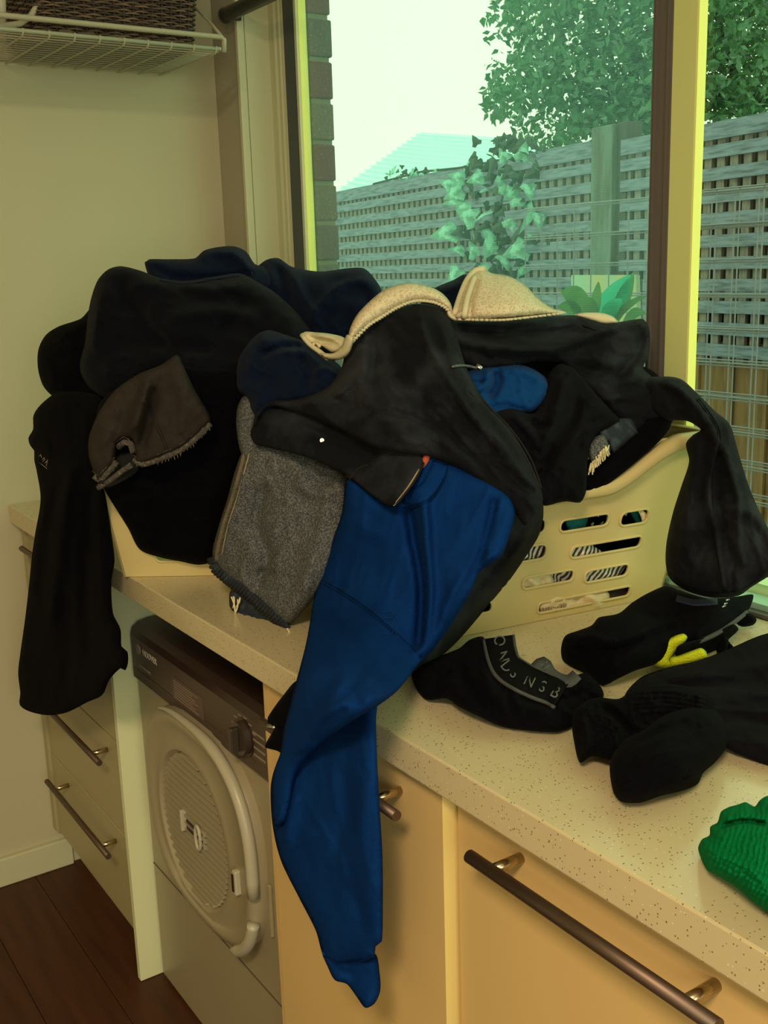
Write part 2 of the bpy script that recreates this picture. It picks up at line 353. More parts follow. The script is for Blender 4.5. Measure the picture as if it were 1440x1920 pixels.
# raised grip rim, in two lengths
def arc(t0, t1, k=1.0, n=30): return [(dcx+sup(math.radians(t0+(t1-t0)*i/n), da*k, db*k)[0], YD-.026, dcz+sup(math.radians(t0+(t1-t0)*i/n), da*k, db*k)[1]) for i in range(n+1)]
MB().tube(arc(118, -4), [.002+.008*min(1, i/12) for i in range(31)], 10).build('grip_rim', m_white, door, smooth=True)
MB().tube(arc(-18, -62), [.0100*min(1, .5+(30-i)/10) for i in range(31)], 10).build('grip_rim', m_white, door, smooth=True)
box('latch', .988, YD-.030, .425, 1.000, YD-.018, .468, m_white, door, bevel=.003)
box('latch_slot', .9905, YD-.032, .432, .9955, YD-.0295, .462, m_consdark, door)
box('latch_plate', 1.062, YD-.006, .38, 1.070, YD, .47, m_dryer, dr, bevel=.002)
box('hinge_strip', .585, YD-.004, .395, .590, YD, .50, m_dryer, dr, bevel=.001)
MB().tube([(.556, YD-.0005, .262), (1.096, YD-.0005, .262)], .0012, 6).build('panel_seam', m_console, dr)
for x in (.59, 1.06):
    for y in (.12, .54): disc('foot', x, y, y+.03, .012, .011, m_console, dr, 12)

# ------------------------------------------------------------------ window
def wbox(name, m, *a, parent=None, bevel=0): return box(name, *a, m, parent, bevel)
w1 = struct(MB().box(.1305, .581, .93, .142, .66, 2.12).box(.142, .64, .93, .205, .70, 2.12).build('window_1', m_trim))
wbox('frame_bead', m_trim, .1300, .562, .93, .1420, .580, 2.12, parent=w1, bevel=.002)
wbox('frame_bead', m_trim, .172, .634, .93, .177, .640, 2.12, parent=w1)
wbox('frame_bead', m_trim, .192, .636, .93, .196, .640, 2.12, parent=w1)
wbox('screen_frame', m_dark, .2055, .6415, .93, .252, .655, 2.12, parent=w1, bevel=.002)
wbox('outer_frame', m_litedge, .2525, .648, .93, .262, .668, 2.12, parent=w1, bevel=.001)
wbox('outer_frame', m_trim, .2525, .642, .93, .2615, .6475, 2.12, parent=w1)
wbox('screen_frame', m_brown, 1.271, .640, .93, 1.309, .656, 2.12, parent=w1, bevel=.002)
wbox('screen_frame_bead', m_brown, 1.2795, .636, .93, 1.2825, .640, 2.12, parent=w1)
wbox('screen_frame_bead', m_brown, 1.302, .636, .93, 1.305, .640, 2.12, parent=w1)
wbox('window_post', m_tan, 1.310, .6385, .905, 1.353, .657, 2.12, parent=w1, bevel=.001)
wbox('window_post_lit_face', m_litedge, 1.3532, .6390, .905, 1.3550, .6565, 2.12, parent=w1, bevel=.001)  # thin cover on the post's right side, its light painted in yellow
wbox('window_sill', m_sill, .142, .627, .9055, 2.45, .664, .915, parent=w1, bevel=.001)
wbox('bench_joint', m_brown, .142, .6125, .9005, 2.45, .6265, .906, parent=w1)
wbox('bottom_rail', m_tan, .142, .665, .905, 1.3095, .70, .945, parent=w1)
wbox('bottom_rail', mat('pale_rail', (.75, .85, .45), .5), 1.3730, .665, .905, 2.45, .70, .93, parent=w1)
wbox('screen_frame', m_brown, .263, .648, .945, 1.270, .655, .965, parent=w1)
gp = MB().add([(.256, .664, .94), (1.309, .664, .94), (1.309, .664, 2.12), (.256, .664, 2.12)], [(0, 1, 2, 3)]).build('glass_pane', m_glass, w1)
sc = MB().add([(.2625, .656, .94), (1.271, .656, .94), (1.271, .656, 2.12), (.2625, .656, 2.12)], [(0, 1, 2, 3)]).build('insect_screen', m_screen, w1)
w2 = struct(MB().box(2.43, .64, .93, 2.45, .70, 2.12).build('window_2', m_trim))
MB().add([(1.3552, .655, .93), (2.44, .655, .93), (2.44, .655, 2.12), (1.3552, .655, 2.12)], [(0, 1, 2, 3)]).build('glass_pane', m_glass, w2)
# blind tube
rod = empty('blind_tube', 'dark grey round tube across the top of the window', 'curtain rod')
r_ = MB().tube([(.136, .54, 1.935), (2.40, .54, 1.935)], .0155, 20).build('tube', mat('blind_tube_grey', (.055, .055, .052), .4), rod, smooth=True)
MB().tube([(.132, .54, 1.935), (.1365, .54, 1.935)], .017, 20).build('end_cap', m_greyband, rod)
for xx in (.145, 2.38): box('bracket', xx-.004, .54, 1.925, xx+.004, .571 if xx < 1 else .58, 1.945, m_greyband, rod)

# ------------------------------------------------------------------ outside brick pier
yb0, yb1 = .6695, float(at('x', .266, 637, 500)[1])
bp_ = struct(MB().box(-.3, yb0+.004, .2, .2605, yb1-.004, 2.7).build('wall_outer', m_mortar))
for k in range(28):
    # course heights follow the joints seen beside the window frame
    z0 = 1.404+(k-13)*.0865
    x0 = .266-(.11 if k % 2 else .23); dx = random.uniform(-.002, .002); dy = random.uniform(-.002, .003)
    b = box('brick', x0, yb0, z0+.005, .266+dx, yb1+dy, z0+.0815, m_bricks[(0, 1, 2, 1, 3, 2, 0, 1)[k % 8]], bp_, bevel=.004)
    xl = x0-.012
    while xl > -.28:
        w = .22; box('brick', max(xl-w, -.3), yb0, z0+.005, xl, yb1+random.uniform(-.002, .003), z0+.0815, m_bricks[(k*3+int(xl*50)) % 4], bp_, bevel=.004); xl -= w+.012

# ------------------------------------------------------------------ garden
gr = struct(box('ground', -14, .72, -.12, 9, 16, -.1, m_ground))
# the fence line
FA = np.array([-1.08, 2.853]); FD = np.array([.9875, -.1575]); FN = np.array([-.1575, -.9875])  # FN towards the house
def fpt(s, off, z): p = FA+FD*s+FN*off; return (p[0], p[1], z)
def fbox(mb, s0, s1, o0, o1, z0, z1):
    c = [fpt(s0, o0, z0), fpt(s1, o0, z0), fpt(s1, o1, z0), fpt(s0, o1, z0), fpt(s0, o0, z1), fpt(s1, o0, z1), fpt(s1, o1, z1), fpt(s0, o1, z1)]
    return mb.add(c, [(0, 3, 2, 1), (4, 5, 6, 7), (0, 1, 5, 4), (1, 2, 6, 5), (2, 3, 7, 6), (3, 0, 4, 7)])
def s_of(px):   # distance along the fence of what stands at column px
    v = ray(px, 330); a = np.array([[FD[0], -v[0]], [FD[1], -v[1]]]); return float(np.linalg.solve(a, CP[:2]-FA)[0])
fence = empty('timber_fence', 'weathered timber fence with lattice top above brown upright palings', 'fence')
SP0, SP1 = s_of(1124), s_of(1164)
ZT = 1.880; P = .0795
panels = [(-4.2, SP0-.002), (SP1+.03, 2.6)]
rng = random.Random(3)
for pi_, (a, b) in enumerate(panels):
    zt = ZT+(0 if pi_ == 0 else -.012)
    for k in range(11):
        zz = zt-k*P; hgt = .045 if k else .060
        mb = fbox(MB(), a, b, .012+rng.uniform(-.002, .002), .026, zz-hgt, zz); mb.build('lattice_slat', m_fence, fence)
    s = a+.01; up = None
    while s < b-.03:
        if s > -3.4 or True:
            fbox(MB(), s, s+.040, -.004, .0112, zt-.86, zt-.03).build('upright_slat', m_fenceback, fence)
        s += .068
# top rail behind ivy and pales below lattice
fbox(MB(), -4.2, SP0-.05, -.03, .012, ZT-.035, ZT+.012).build('top_rail', m_fence, fence)
s = -4.2; i = 0
while s < 2.6:
    wd = rng.uniform(.085, .10); off = -.02 if i % 2 else -.004
    fbox(MB(), s, s+wd, off-.012, off+rng.uniform(-.002, .002), -.1, ZT-.80).build('paling', m_paling, fence); s += wd+.004 if i % 2 else wd-.006; i += 1
fbox(MB(), -4.2, 2.6, -.05, -.033, .35, .42).build('fence_rail', m_paling, fence)
post = fbox(MB(), SP0, SP1, -.06, .045, -.1, ZT+.055).build('fence_post', m_post, fence, bevel=.003)
fbox(MB(), SP1-.001, SP1+.060, -.06, .020, -.1, ZT+.06).build('fence_post', mat('shaded_post_timber', (.085, .08, .075), .9, bump=(30, .5, (10, 10, 1))), fence, bevel=.003)  # shaded side of the post as its own box, shade in the colour
fbox(MB(), -4.2, 2.6, -.075, -.055, .5, ZT-.04).build('lattice_backing', mat('dark_backing', (.035, .04, .038), .95), fence)
# something pale leaning at the foot of the post
bd = MB(); q = [at('y', 2.2, 1071, 516), at('y', 2.2, 1192, 516), at('y', 2.2, 1196, 640), at('y', 2.2, 1071, 640)]
bd.add([tuple(p) for p in q]+[tuple(p+np.array([0, .02, 0])) for p in q], [(0, 1, 2, 3), (7, 6, 5, 4), (0, 4, 5, 1), (1, 5, 6, 2), (2, 6, 7, 3), (3, 7, 4, 0)])
bdo = bd.build('garden_board', mat('pale_board', (.36, .55, .40), .7, var=(9, (.55, .50, .24), .4, .6, (1, 1, .1))))
bpost = MB().box(float(q[3][0])+.06, 2.225, -.1, float(q[3][0])+.10, 2.26, float(q[0][2])-.02).box(float(q[2][0])-.08, 2.225, -.1, float(q[2][0])-.04, 2.26, float(q[0][2])-.02).build('stake', m_post, bdo)
tag(bdo, 'pale square board standing at the foot of the fence post', 'board')
# wire mesh panels
def wiremesh(name, label, ym, px0, px1, ztop, zbot, pz, pxm, zref, xoff):
    e = empty(name, label, 'wire mesh', group='wire mesh panels between the window and the fence')
    x0 = float(at('y', ym, px0, 500)[0]); x1 = float(at('y', ym, px1, 500)[0])
    z = zref
    while z < ztop: z += pz
    while z > zbot:
        for dz in (0, .006): MB().tube([(x0, ym-.003, z-dz), (x1, ym-.003, z-dz)], .0019, 6).build('wire', m_mesh, e)
        z -= pz
    x = x0+xoff
    while x < x1: MB().tube([(x, ym, zbot), (x, ym, ztop)], .0017, 6).build('wire', m_mesh, e); x += pxm
    return e
zr = float(at('y', 1.36, 1380, 486)[2])
wiremesh('wire_mesh', 'nearest galvanised wire mesh panel seen through the right window pane', 1.36, 1290, 1560, float(at('y', 1.36, 1380, 352)[2]), -.05, .0745, .061, zr, .012)
wiremesh('wire_mesh', 'galvanised wire mesh panel in front of the fence post and ivy', 1.42, 985, 1560, float(at('y', 1.42, 1200, 385)[2]), -.05, .0745, .063, zr, .0)
for k in range(4): pass
mp_ = MB()
for px in (1318,): x = float(at('y', 1.36, px, 500)[0]); mp_.box(x-.013, 1.345, float(at('y', 1.36, px, 352)[2]), x-.001, 1.35, float(at('y', 1.36, px, 330)[2]))
mpo = mp_.build('mesh_clip', m_mesh, None, bevel=.001); tag(mpo, 'small pale metal clip holding the top wire of the mesh beside the window post', 'clip')
# neighbour roof
roof = empty('neighbour_roof', 'pale ribbed metal roof of the house behind the fence', 'roof')
yr = 9.0
A = at('y', yr, 630, 360); B = at('y', yr+3.5, 790, 248); Cc = at('y', yr+3.5, 1010, 262); D_ = at('y', yr, 1010, 430); E_ = at('y', yr, 630, 430)
dn = np.array([0, 0, -.06])
MB().add([A, B, Cc, D_, E_]+[p+dn for p in (A, B, Cc, D_, E_)], [(4, 3, 2, 1, 0), (5, 6, 7, 8, 9), (0, 1, 6, 5), (1, 2, 7, 6), (2, 3, 8, 7), (3, 4, 9, 8), (4, 0, 5, 9)]).build('roof_sheet', m_roof, roof)
for k in range(1, 16):
    t = k/16; q0 = A*(1-t)+B*t; q1 = D_*(1-t)+Cc*t; MB().tube([q0+np.array([0, -.02, .02]), q1+np.array([0, -.02, .02])], .014, 5).build('roof_rib', m_roof, roof)
box('house_wall', float(E_[0])-.5, yr+.3, -.1, float(D_[0])+.3, yr+3, float(D_[2]), mat('pale_render', (.6, .8, .65), .8), roof)

# ---- leaves
def leafmesh(name, L, W, kind='oval'):
    mb = MB()
    if kind == 'oval':
        mb.add([(0, 0, 0), (L*.35, W*.5, .12*W), (L*.35, -W*.5, .12*W), (L*.45, 0, -.05*W), (L, 0, -.15*W)], [(0, 3, 1), (0, 2, 3), (1, 3, 4), (3, 2, 4)])
    elif kind == 'ivy':
        o = [(0, 0), (-.12, .30), (.10, .52), (.38, .30), (.55, .26), (1.0, 0), (.55, -.26), (.38, -.30), (.10, -.52), (-.12, -.30)]
        vs = [(x*L, y*W, (-.08*abs(y)*W if x < .5 else -.18*x*W)) for x, y in o]+[(.3*L, 0, .06*W)]
        mb.add(vs, [(i, (i+1) % 10, 10) for i in range(10)])
    else:   # strap
        n = 8; vs = []; fs = []
        for i in range(n+1):
            t = i/n; w = W*.5*math.sin(PI*min(1, .12+t*.88))**.6 if t < 1 else 0.001
            vs += [(t*L*.85, w, L*.55*math.sin(t*1.5)-.12*W), (t*L*.85, 0, L*.55*math.sin(t*1.5)-.2*W), (t*L*.85, -w, L*.55*math.sin(t*1.5)-.12*W)]
        for i in range(n): fs += [(3*i, 3*i+3, 3*i+4, 3*i+1), (3*i+1, 3*i+4, 3*i+5, 3*i+2)]
        mb.add(vs, fs)
    return mb.mesh(name)
def rotm(rng, nrm=None, spread=1.0):
    a = Vector((rng.gauss(0, 1), rng.gauss(0, 1), rng.gauss(0, 1)-.4)).normalized()
    n = Vector((rng.gauss(0, 1), rng.gauss(0, 1), rng.gauss(0, 1))).normalized() if nrm is None else (Vector(nrm)+Vector((rng.gauss(0, spread), rng.gauss(0, spread), rng.gauss(0, spread)))).normalized()
    b = n.cross(a).normalized(); a = b.cross(n).normalized()
    return Matrix((a, b, n)).transposed()
# tree
tree = empty('garden_tree', 'dense green leafy tree rising behind the fence on the right', 'tree')
clus = [(960, 40, 60, .5), (1010, 20, 80, .8), (1080, 60, 80, 1), (1160, 40, 90, 1.3), (1230, 60, 90, 1.3), (1320, 30, 90, 1.3), (1410, 40, 100, 1.5), (960, 150, 55, .8), (1010, 120, 60, 1), (1070, 150, 70, 1.1), (1150, 140, 90, 1.5), (1230, 160, 90, 1.6), (1320, 120, 90, 1.5), (1410, 140, 100, 1.6),
        (925, 170, 25, .35), (940, 200, 35, .5), (1000, 190, 50, .7), (1090, 210, 60, .9), (1170, 215, 70, 1.2), (1250, 215, 70, 1.0), (1340, 190, 50, .9), (1400, 205, 45, .7), (1440, 180, 60, .8), (1060, 260, 40, .5), (1100, 235, 30, .4), (1020, 250, 30, .25), (1200, 240, 40, .6), (1340, 225, 25, .3), (1000, -60, 90, .8), (1100, -60, 110, 1.2), (1250, -70, 120, 1.3), (1400, -70, 120, 1.3), (1520, 60, 120, 1.5), (1540, 200, 70, .8), (985, 250, 22, .2), (1040, 285, 22, .25)]
tl = []; rngt = random.Random(11)
for cx, cy, rr, w in clus:
    cnt = int(w*rr*5.0)
    for _ in range(cnt):
        a = rngt.uniform(0, 2*PI); q = rr*math.sqrt(rngt.random())*rngt.uniform(.6, 1.1)
        dep = rngt.gauss(5.9, .35); p = CP+ray(cx+q*math.cos(a), cy+q*math.sin(a))*dep
        tl.append((dep, p, rngt.uniform(.8, 1.35)))
tl.sort(key=lambda t: t[0])
leafs = [leafmesh('leaf', .052, .028) for _ in range(3)]
for i, lm in enumerate(leafs): lm.materials.append(m_leaf)
for dep, p, sc_ in tl[:290]:
    o = bpy.data.objects.new('leaf', rngt.choice(leafs)); COL.objects.link(o); o.parent = tree
    o.matrix_local = Matrix.Translation(Vector(p)) @ (rotm(rngt).to_4x4()) @ Matrix.Scale(sc_, 4)
base = [Vector(v.co) for v in leafs[0].vertices]; fc = [tuple(p.vertices) for p in leafs[0].polygons]
mb = MB()
for dep, p, sc_ in tl[290:]:
    R3 = rotm(rngt); P0 = Vector(p); mb.add([P0+R3 @ (v*sc_) for v in base], fc)
fo = mb.build('foliage', m_leaf, tree); fo['kind'] = 'stuff'
def branch(px, dep, r0, r1):
    pts = [CP+ray(x, y)*dep for x, y in px]; n = len(pts); MB().tube(pts, [r0+(r1-r0)*i/(n-1) for i in range(n)], 7).build('branch', m_twig, tree, smooth=True)
branch([(1460, 190), (1380, 180), (1300, 175), (1220, 172), (1160, 170), (1110, 155), (1050, 150), (1000, 160)], 5.9, .03, .006)
branch([(1240, 172), (1200, 120), (1150, 60), (1120, -30)], 5.95, .02, .008)
branch([(1380, 180), (1370, 100), (1340, 20), (1330, -60)], 5.95, .025, .01)
branch([(1150, 168), (1110, 200), (1080, 240), (1060, 280)], 5.85, .010, .004)
p0 = CP+ray(1500, 200)*6.1; MB().tube([(p0[0], p0[1], -.1), (p0[0]+.05, p0[1], 1.0), tuple(p0), tuple(p0+np.array([0, 0, 1.2]))], [.12, .10, .08, .05], 10).build('trunk', m_twig, tree, smooth=True)
# ivy on the fence
ivy = empty('ivy_plant', 'variegated ivy climbing over the lattice fence', 'ivy')
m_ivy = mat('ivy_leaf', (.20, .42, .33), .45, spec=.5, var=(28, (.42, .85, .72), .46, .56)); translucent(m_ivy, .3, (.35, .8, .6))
m_ivyshade = mat('ivy_leaf_shaded', (.022, .05, .035), .5, var=(20, (.07, .13, .09), .45, .7)); translucent(m_ivyshade, .1, (.06, .14, .08))  # darker leaf copy, shadow inside the ivy put into the colour
il = leafmesh('leaf', .105, .105, 'ivy'); il.materials.append(m_ivy); ild = leafmesh('leaf', .085, .085, 'ivy'); ild.materials.append(m_ivyshade)
big = [(865, 355, 1.0, 200), (905, 355, .9, 320), (935, 350, 1.0, 20), (868, 375, 1.1, 170), (892, 412, 1.2, 150), (855, 432, 1.3, 190), (1000, 390, 1.2, 250), (960, 345, .9, 300), (990, 345, .8, 280), (928, 442, 1.3, 240), (955, 428, .9, 60), (985, 465, 1.2, 200), (920, 500, 1.1, 260), (870, 470, .9, 180), (895, 480, .8, 120), (940, 325, .8, 10), (870, 335, .8, 170), (965, 370, 1.0, 330), (1010, 400, .8, 270), (850, 350, .8, 150), (978, 300, .8, 80), (1000, 310, .7, 40), (950, 300, .7, 120), (920, 395, 1.0, 200), (945, 480, .9, 270), (860, 505, 1.0, 230), (985, 500, .7, 250), (905, 330, .8, 200), (880, 395, .9, 160)]
rngi = random.Random(5)
def putleaf(me, px, py, off, sc_, ang, tilt=.35):
    s = s_of(px); v = ray(px, py); p2 = FA+FD*s+FN*off; t = ((p2-CP[:2])@v[:2])/(v[:2]@v[:2]); p = CP+v*t
    n = Vector((-CD[0], -CD[1], .35)); n = (n+Vector((rngi.gauss(0, tilt), rngi.gauss(0, tilt), rngi.gauss(0, tilt)))).normalized()
    a = Vector(CR)*math.cos(math.radians(ang))+Vector(CU)*math.sin(math.radians(ang)); b = n.cross(a).normalized(); a = b.cross(n)
    o = bpy.data.objects.new('leaf', me); COL.objects.link(o); o.parent = ivy
    o.matrix_local = Matrix.Translation(Vector(p)) @ Matrix((a, b, n)).transposed().to_4x4() @ Matrix.Scale(sc_, 4)
for px, py, sc_, ang in big: putleaf(il, px, py, rngi.uniform(.12, .2), sc_*rngi.uniform(.95, 1.1), ang)
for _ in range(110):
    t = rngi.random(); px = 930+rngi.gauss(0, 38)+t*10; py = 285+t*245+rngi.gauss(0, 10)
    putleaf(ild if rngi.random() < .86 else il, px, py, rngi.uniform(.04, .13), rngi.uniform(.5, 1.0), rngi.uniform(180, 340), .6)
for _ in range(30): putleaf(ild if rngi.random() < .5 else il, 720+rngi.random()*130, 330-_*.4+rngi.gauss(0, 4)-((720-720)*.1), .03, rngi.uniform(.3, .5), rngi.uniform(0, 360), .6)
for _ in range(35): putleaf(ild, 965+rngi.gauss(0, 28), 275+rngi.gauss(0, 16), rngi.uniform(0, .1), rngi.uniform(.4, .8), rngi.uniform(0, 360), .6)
for pl in ([(960, 300), (940, 380), (925, 450), (930, 520)], [(1010, 330), (980, 400), (975, 500)], [(700, 345), (790, 322), (860, 315), (950, 300)], [(960, 300), (900, 350), (870, 430), (860, 520)]):
    pts = []
    for px, py in pl:
        s = s_of(px); v = ray(px, py); p2 = FA+FD*s+FN*.06; t = ((p2-CP[:2])@v[:2])/(v[:2]@v[:2]); pts.append(CP+v*t)
    MB().tube(pts, .006, 6).build('stem', m_twig, ivy, smooth=True)
# strappy plant below the window
pl = empty('strappy_plant', 'strappy green leafed plant standing outside below the window', 'plant')
m_strap = mat('strap_leaf', (.08, .17, .05), .4, var=(12, (.18, .32, .12), .4, .6)); translucent(m_strap, .3, (.2, .5, .15)); m_strapb = mat('strap_leaf_bright', (.05, .55, .42), .4); translucent(m_strapb, .4, (.1, .8, .5))
def straps(p0, p1, w, m, sag=0.0):
    a = CP+ray(*p0)*2.25; b = CP+ray(*p1)*2.15; n = 9; mb = MB(); vs = []; fs = []
    d = Vector(b-a); side = d.cross(Vector(CD)).normalized()
    for i in range(n+1):
        t = i/n; c = Vector(a)+d*t+Vector((0, 0, sag*4*t*(1-t))); ww = w*math.sin(PI*(.15+.85*t))**.8*.5+.0008
        vs += [c+side*ww, c-Vector(CD)*ww*(-.4), c-side*ww]
    for i in range(n): fs += [(3*i, 3*i+3, 3*i+4, 3*i+1), (3*i+1, 3*i+4, 3*i+5, 3*i+2)]
    mb.add(vs, fs).build('leaf', m, pl, smooth=True)
for a_, b_, w, m_, sg in (((1110, 610), (1052, 545), .045, m_strap, .02), ((1118, 615), (1090, 560), .04, m_strap, .01), ((1122, 600), (1182, 515), .05, m_strapb, .0), ((1150, 605), (1188, 510), .03, m_strap, 0), ((1140, 615), (1212, 555), .014, m_strap, .012), ((1112, 600), (1122, 528), .022, m_strap, 0), ((1130, 610), (1165, 560), .03, m_strapb, .01), ((1100, 620), (1045, 575), .03, m_strap, .02), ((1165, 620), (1215, 590), .02, m_strap, .02)):
    straps(a_, b_, w, m_, sg)
p0 = CP+ray(1125, 610)*2.25; MB().tube([(p0[0], p0[1], -.1), (p0[0]+.02, p0[1], .4), tuple(p0)], [.03, .025, .02], 8).build('stem', m_strap, pl, smooth=True)

# ------------------------------------------------------------------ wire shelf and what is on it
sh = empty('wire_shelf', 'white wire shelf on the left wall above the laundry', 'shelf')
SX, SY0, SY1 = .300, -1.6, .452
MB().tube([(SX, SY0, 1.853), (SX, SY1-.008, 1.853), (SX-.002, SY1, 1.850), (SX-.006, SY1, 1.826)], .0052, 10).build('front_rail', m_white, sh, smooth=True)
MB().tube([(SX, SY0, 1.8300), (SX, SY1-.01, 1.8300)], .0042, 8).build('lower_rail', m_white, sh, smooth=True)
MB().tube([(.012, SY0, 1.8335), (.012, SY1, 1.8335)], .003, 8).build('back_rail', m_white, sh, smooth=True)
y = .431; k = 0
while y > SY0+.05:
    MB().tube([(.004, y, 1.8250), (SX-.004, y, 1.8215), (SX+.001, y, 1.825), (SX+.004, y, 1.834)], .0019, 6).build('cross_wire', m_white, sh)
    y -= .0483
for k in range(13): x = .03+k*.0205; MB().tube([(x, SY0, 1.8285), (x, SY1-.004, 1.8285)], .0017, 6).build('long_wire', m_white, sh)
MB().tube([(SX-.002, SY1-.002, 1.852), (.25, SY1, 1.885), (.14, SY1, 1.955), (.06, SY1, 1.99), (.005, SY1, 2.0)], .0030, 8).build('brace_wire', m_white, sh, smooth=True)
# white bent tube bracket at the left, in front of the wicker basket
wb = empty('white_bracket', 'white bent tube standing on the wire shelf left of the wicker basket', 'bracket')
wp = [at('x', .255, *p) for p in ((90, -40), (73, 5), (58, 30), (38, 44), (12, 48), (-30, 50))]
MB().tube(wp, .0058, 10).build('bent_tube', m_white, wb, smooth=True)
pa = at('x', .245, 2, 57); pb = at('x', .245, 2, -60); MB().tube([(pa[0], pa[1], 1.8345), tuple(pb)], .009, 10).build('upright_tube', m_white, wb, smooth=True)
# wicker basket
wk = empty('wicker_basket', 'brown woven wicker basket on the wire shelf', 'basket')
m_wick = mat('willow', (.11, .070, .045), .6, bump=(80, .6), var=(25, (.26, .17, .10), .4, .75)); m_wickd = mat('willow_dark', (.05, .032, .028), .65, bump=(80, .6))
bx0, bx1, by0, by1, bz = .045, .268, .085, .405, 1.834
def wper(t, z):   # rounded rectangle perimeter, widening upwards
    g = (z-bz)*.10; x0, x1, y0, y1 = bx0-g*.3, bx1+g, by0-g, by1+g; r = .035; w = x1-x0-2*r; h = y1-y0-2*r; seg = [h, PI/2*r, w, PI/2*r, h, PI/2*r, w, PI/2*r]
    L = sum(seg); s = (t % 1)*L; i = 0
    while s > seg[i] and i < 7: s -= seg[i]; i += 1
    if i == 0: return (x1, y0+r+s, 1, 0)
    if i == 1: a = s/r; return (x1-r+r*math.cos(a), y1-r+r*math.sin(a), math.cos(a), math.sin(a))
    if i == 2: return (x1-r-s, y1, 0, 1)
    if i == 3: a = PI/2+s/r; return (x0+r+r*math.cos(a), y1-r+r*math.sin(a), math.cos(a), math.sin(a))
    if i == 4: return (x0, y1-r-s, -1, 0)
    if i == 5: a = PI+s/r; return (x0+r+r*math.cos(a), y0+r+r*math.sin(a), math.cos(a), math.sin(a))
    if i == 6: return (x0+r+s, y0, 0, -1)
    a = 1.5*PI+s/r; return (x1-r+r*math.cos(a), y0+r+r*math.sin(a), math.cos(a), math.sin(a))
NS = 54
for k in range(NS):
    pts = [(lambda q: (q[0], q[1], z))(wper(k/NS, z)) for z in (bz+.002, bz+.1, bz+.205)]
    MB().tube(pts, .0022, 5).build('stake', m_wickd, wk)
rw = random.Random(2)
for r_i in range(42):
    z = bz+.0045+r_i*.0047; pts = []; nn = NS*4
    for j in range(nn+1):
        x, y, nx, ny = wper(j/nn, z); o = .0042*math.cos(PI*j/4+(PI if r_i % 2 else 0))
        pts.append((x+nx*o, y+ny*o, z+rw.uniform(-.0004, .0004)))
    MB().tube(pts, rw.uniform(.0019, .0025), 5, cap=False).build('woven_strand', m_wick if r_i % 3 else m_wickd, wk, smooth=True)
rim = []
for j in range(140):
    x, y, nx, ny = wper(j/139, bz+.005); rim.append((x+nx*(.004+.003*math.cos(j*.9)), y+ny*(.004+.003*math.cos(j*.9)), bz+.0055+.003*math.sin(j*.9)))
MB().tube(rim, .0036, 5, cap=False).build('woven_foot', m_wick, wk, smooth=True)
MB().tube([(wper(j/80, bz+.21)[0], wper(j/80, bz+.21)[1], bz+.21) for j in range(81)], .008, 8, cap=False).build('woven_rim', m_wick, wk, smooth=True)
box('base', bx0+.01, by0+.01, bz+.001, bx1-.01, by1-.01, bz+.006, m_wickd, wk)

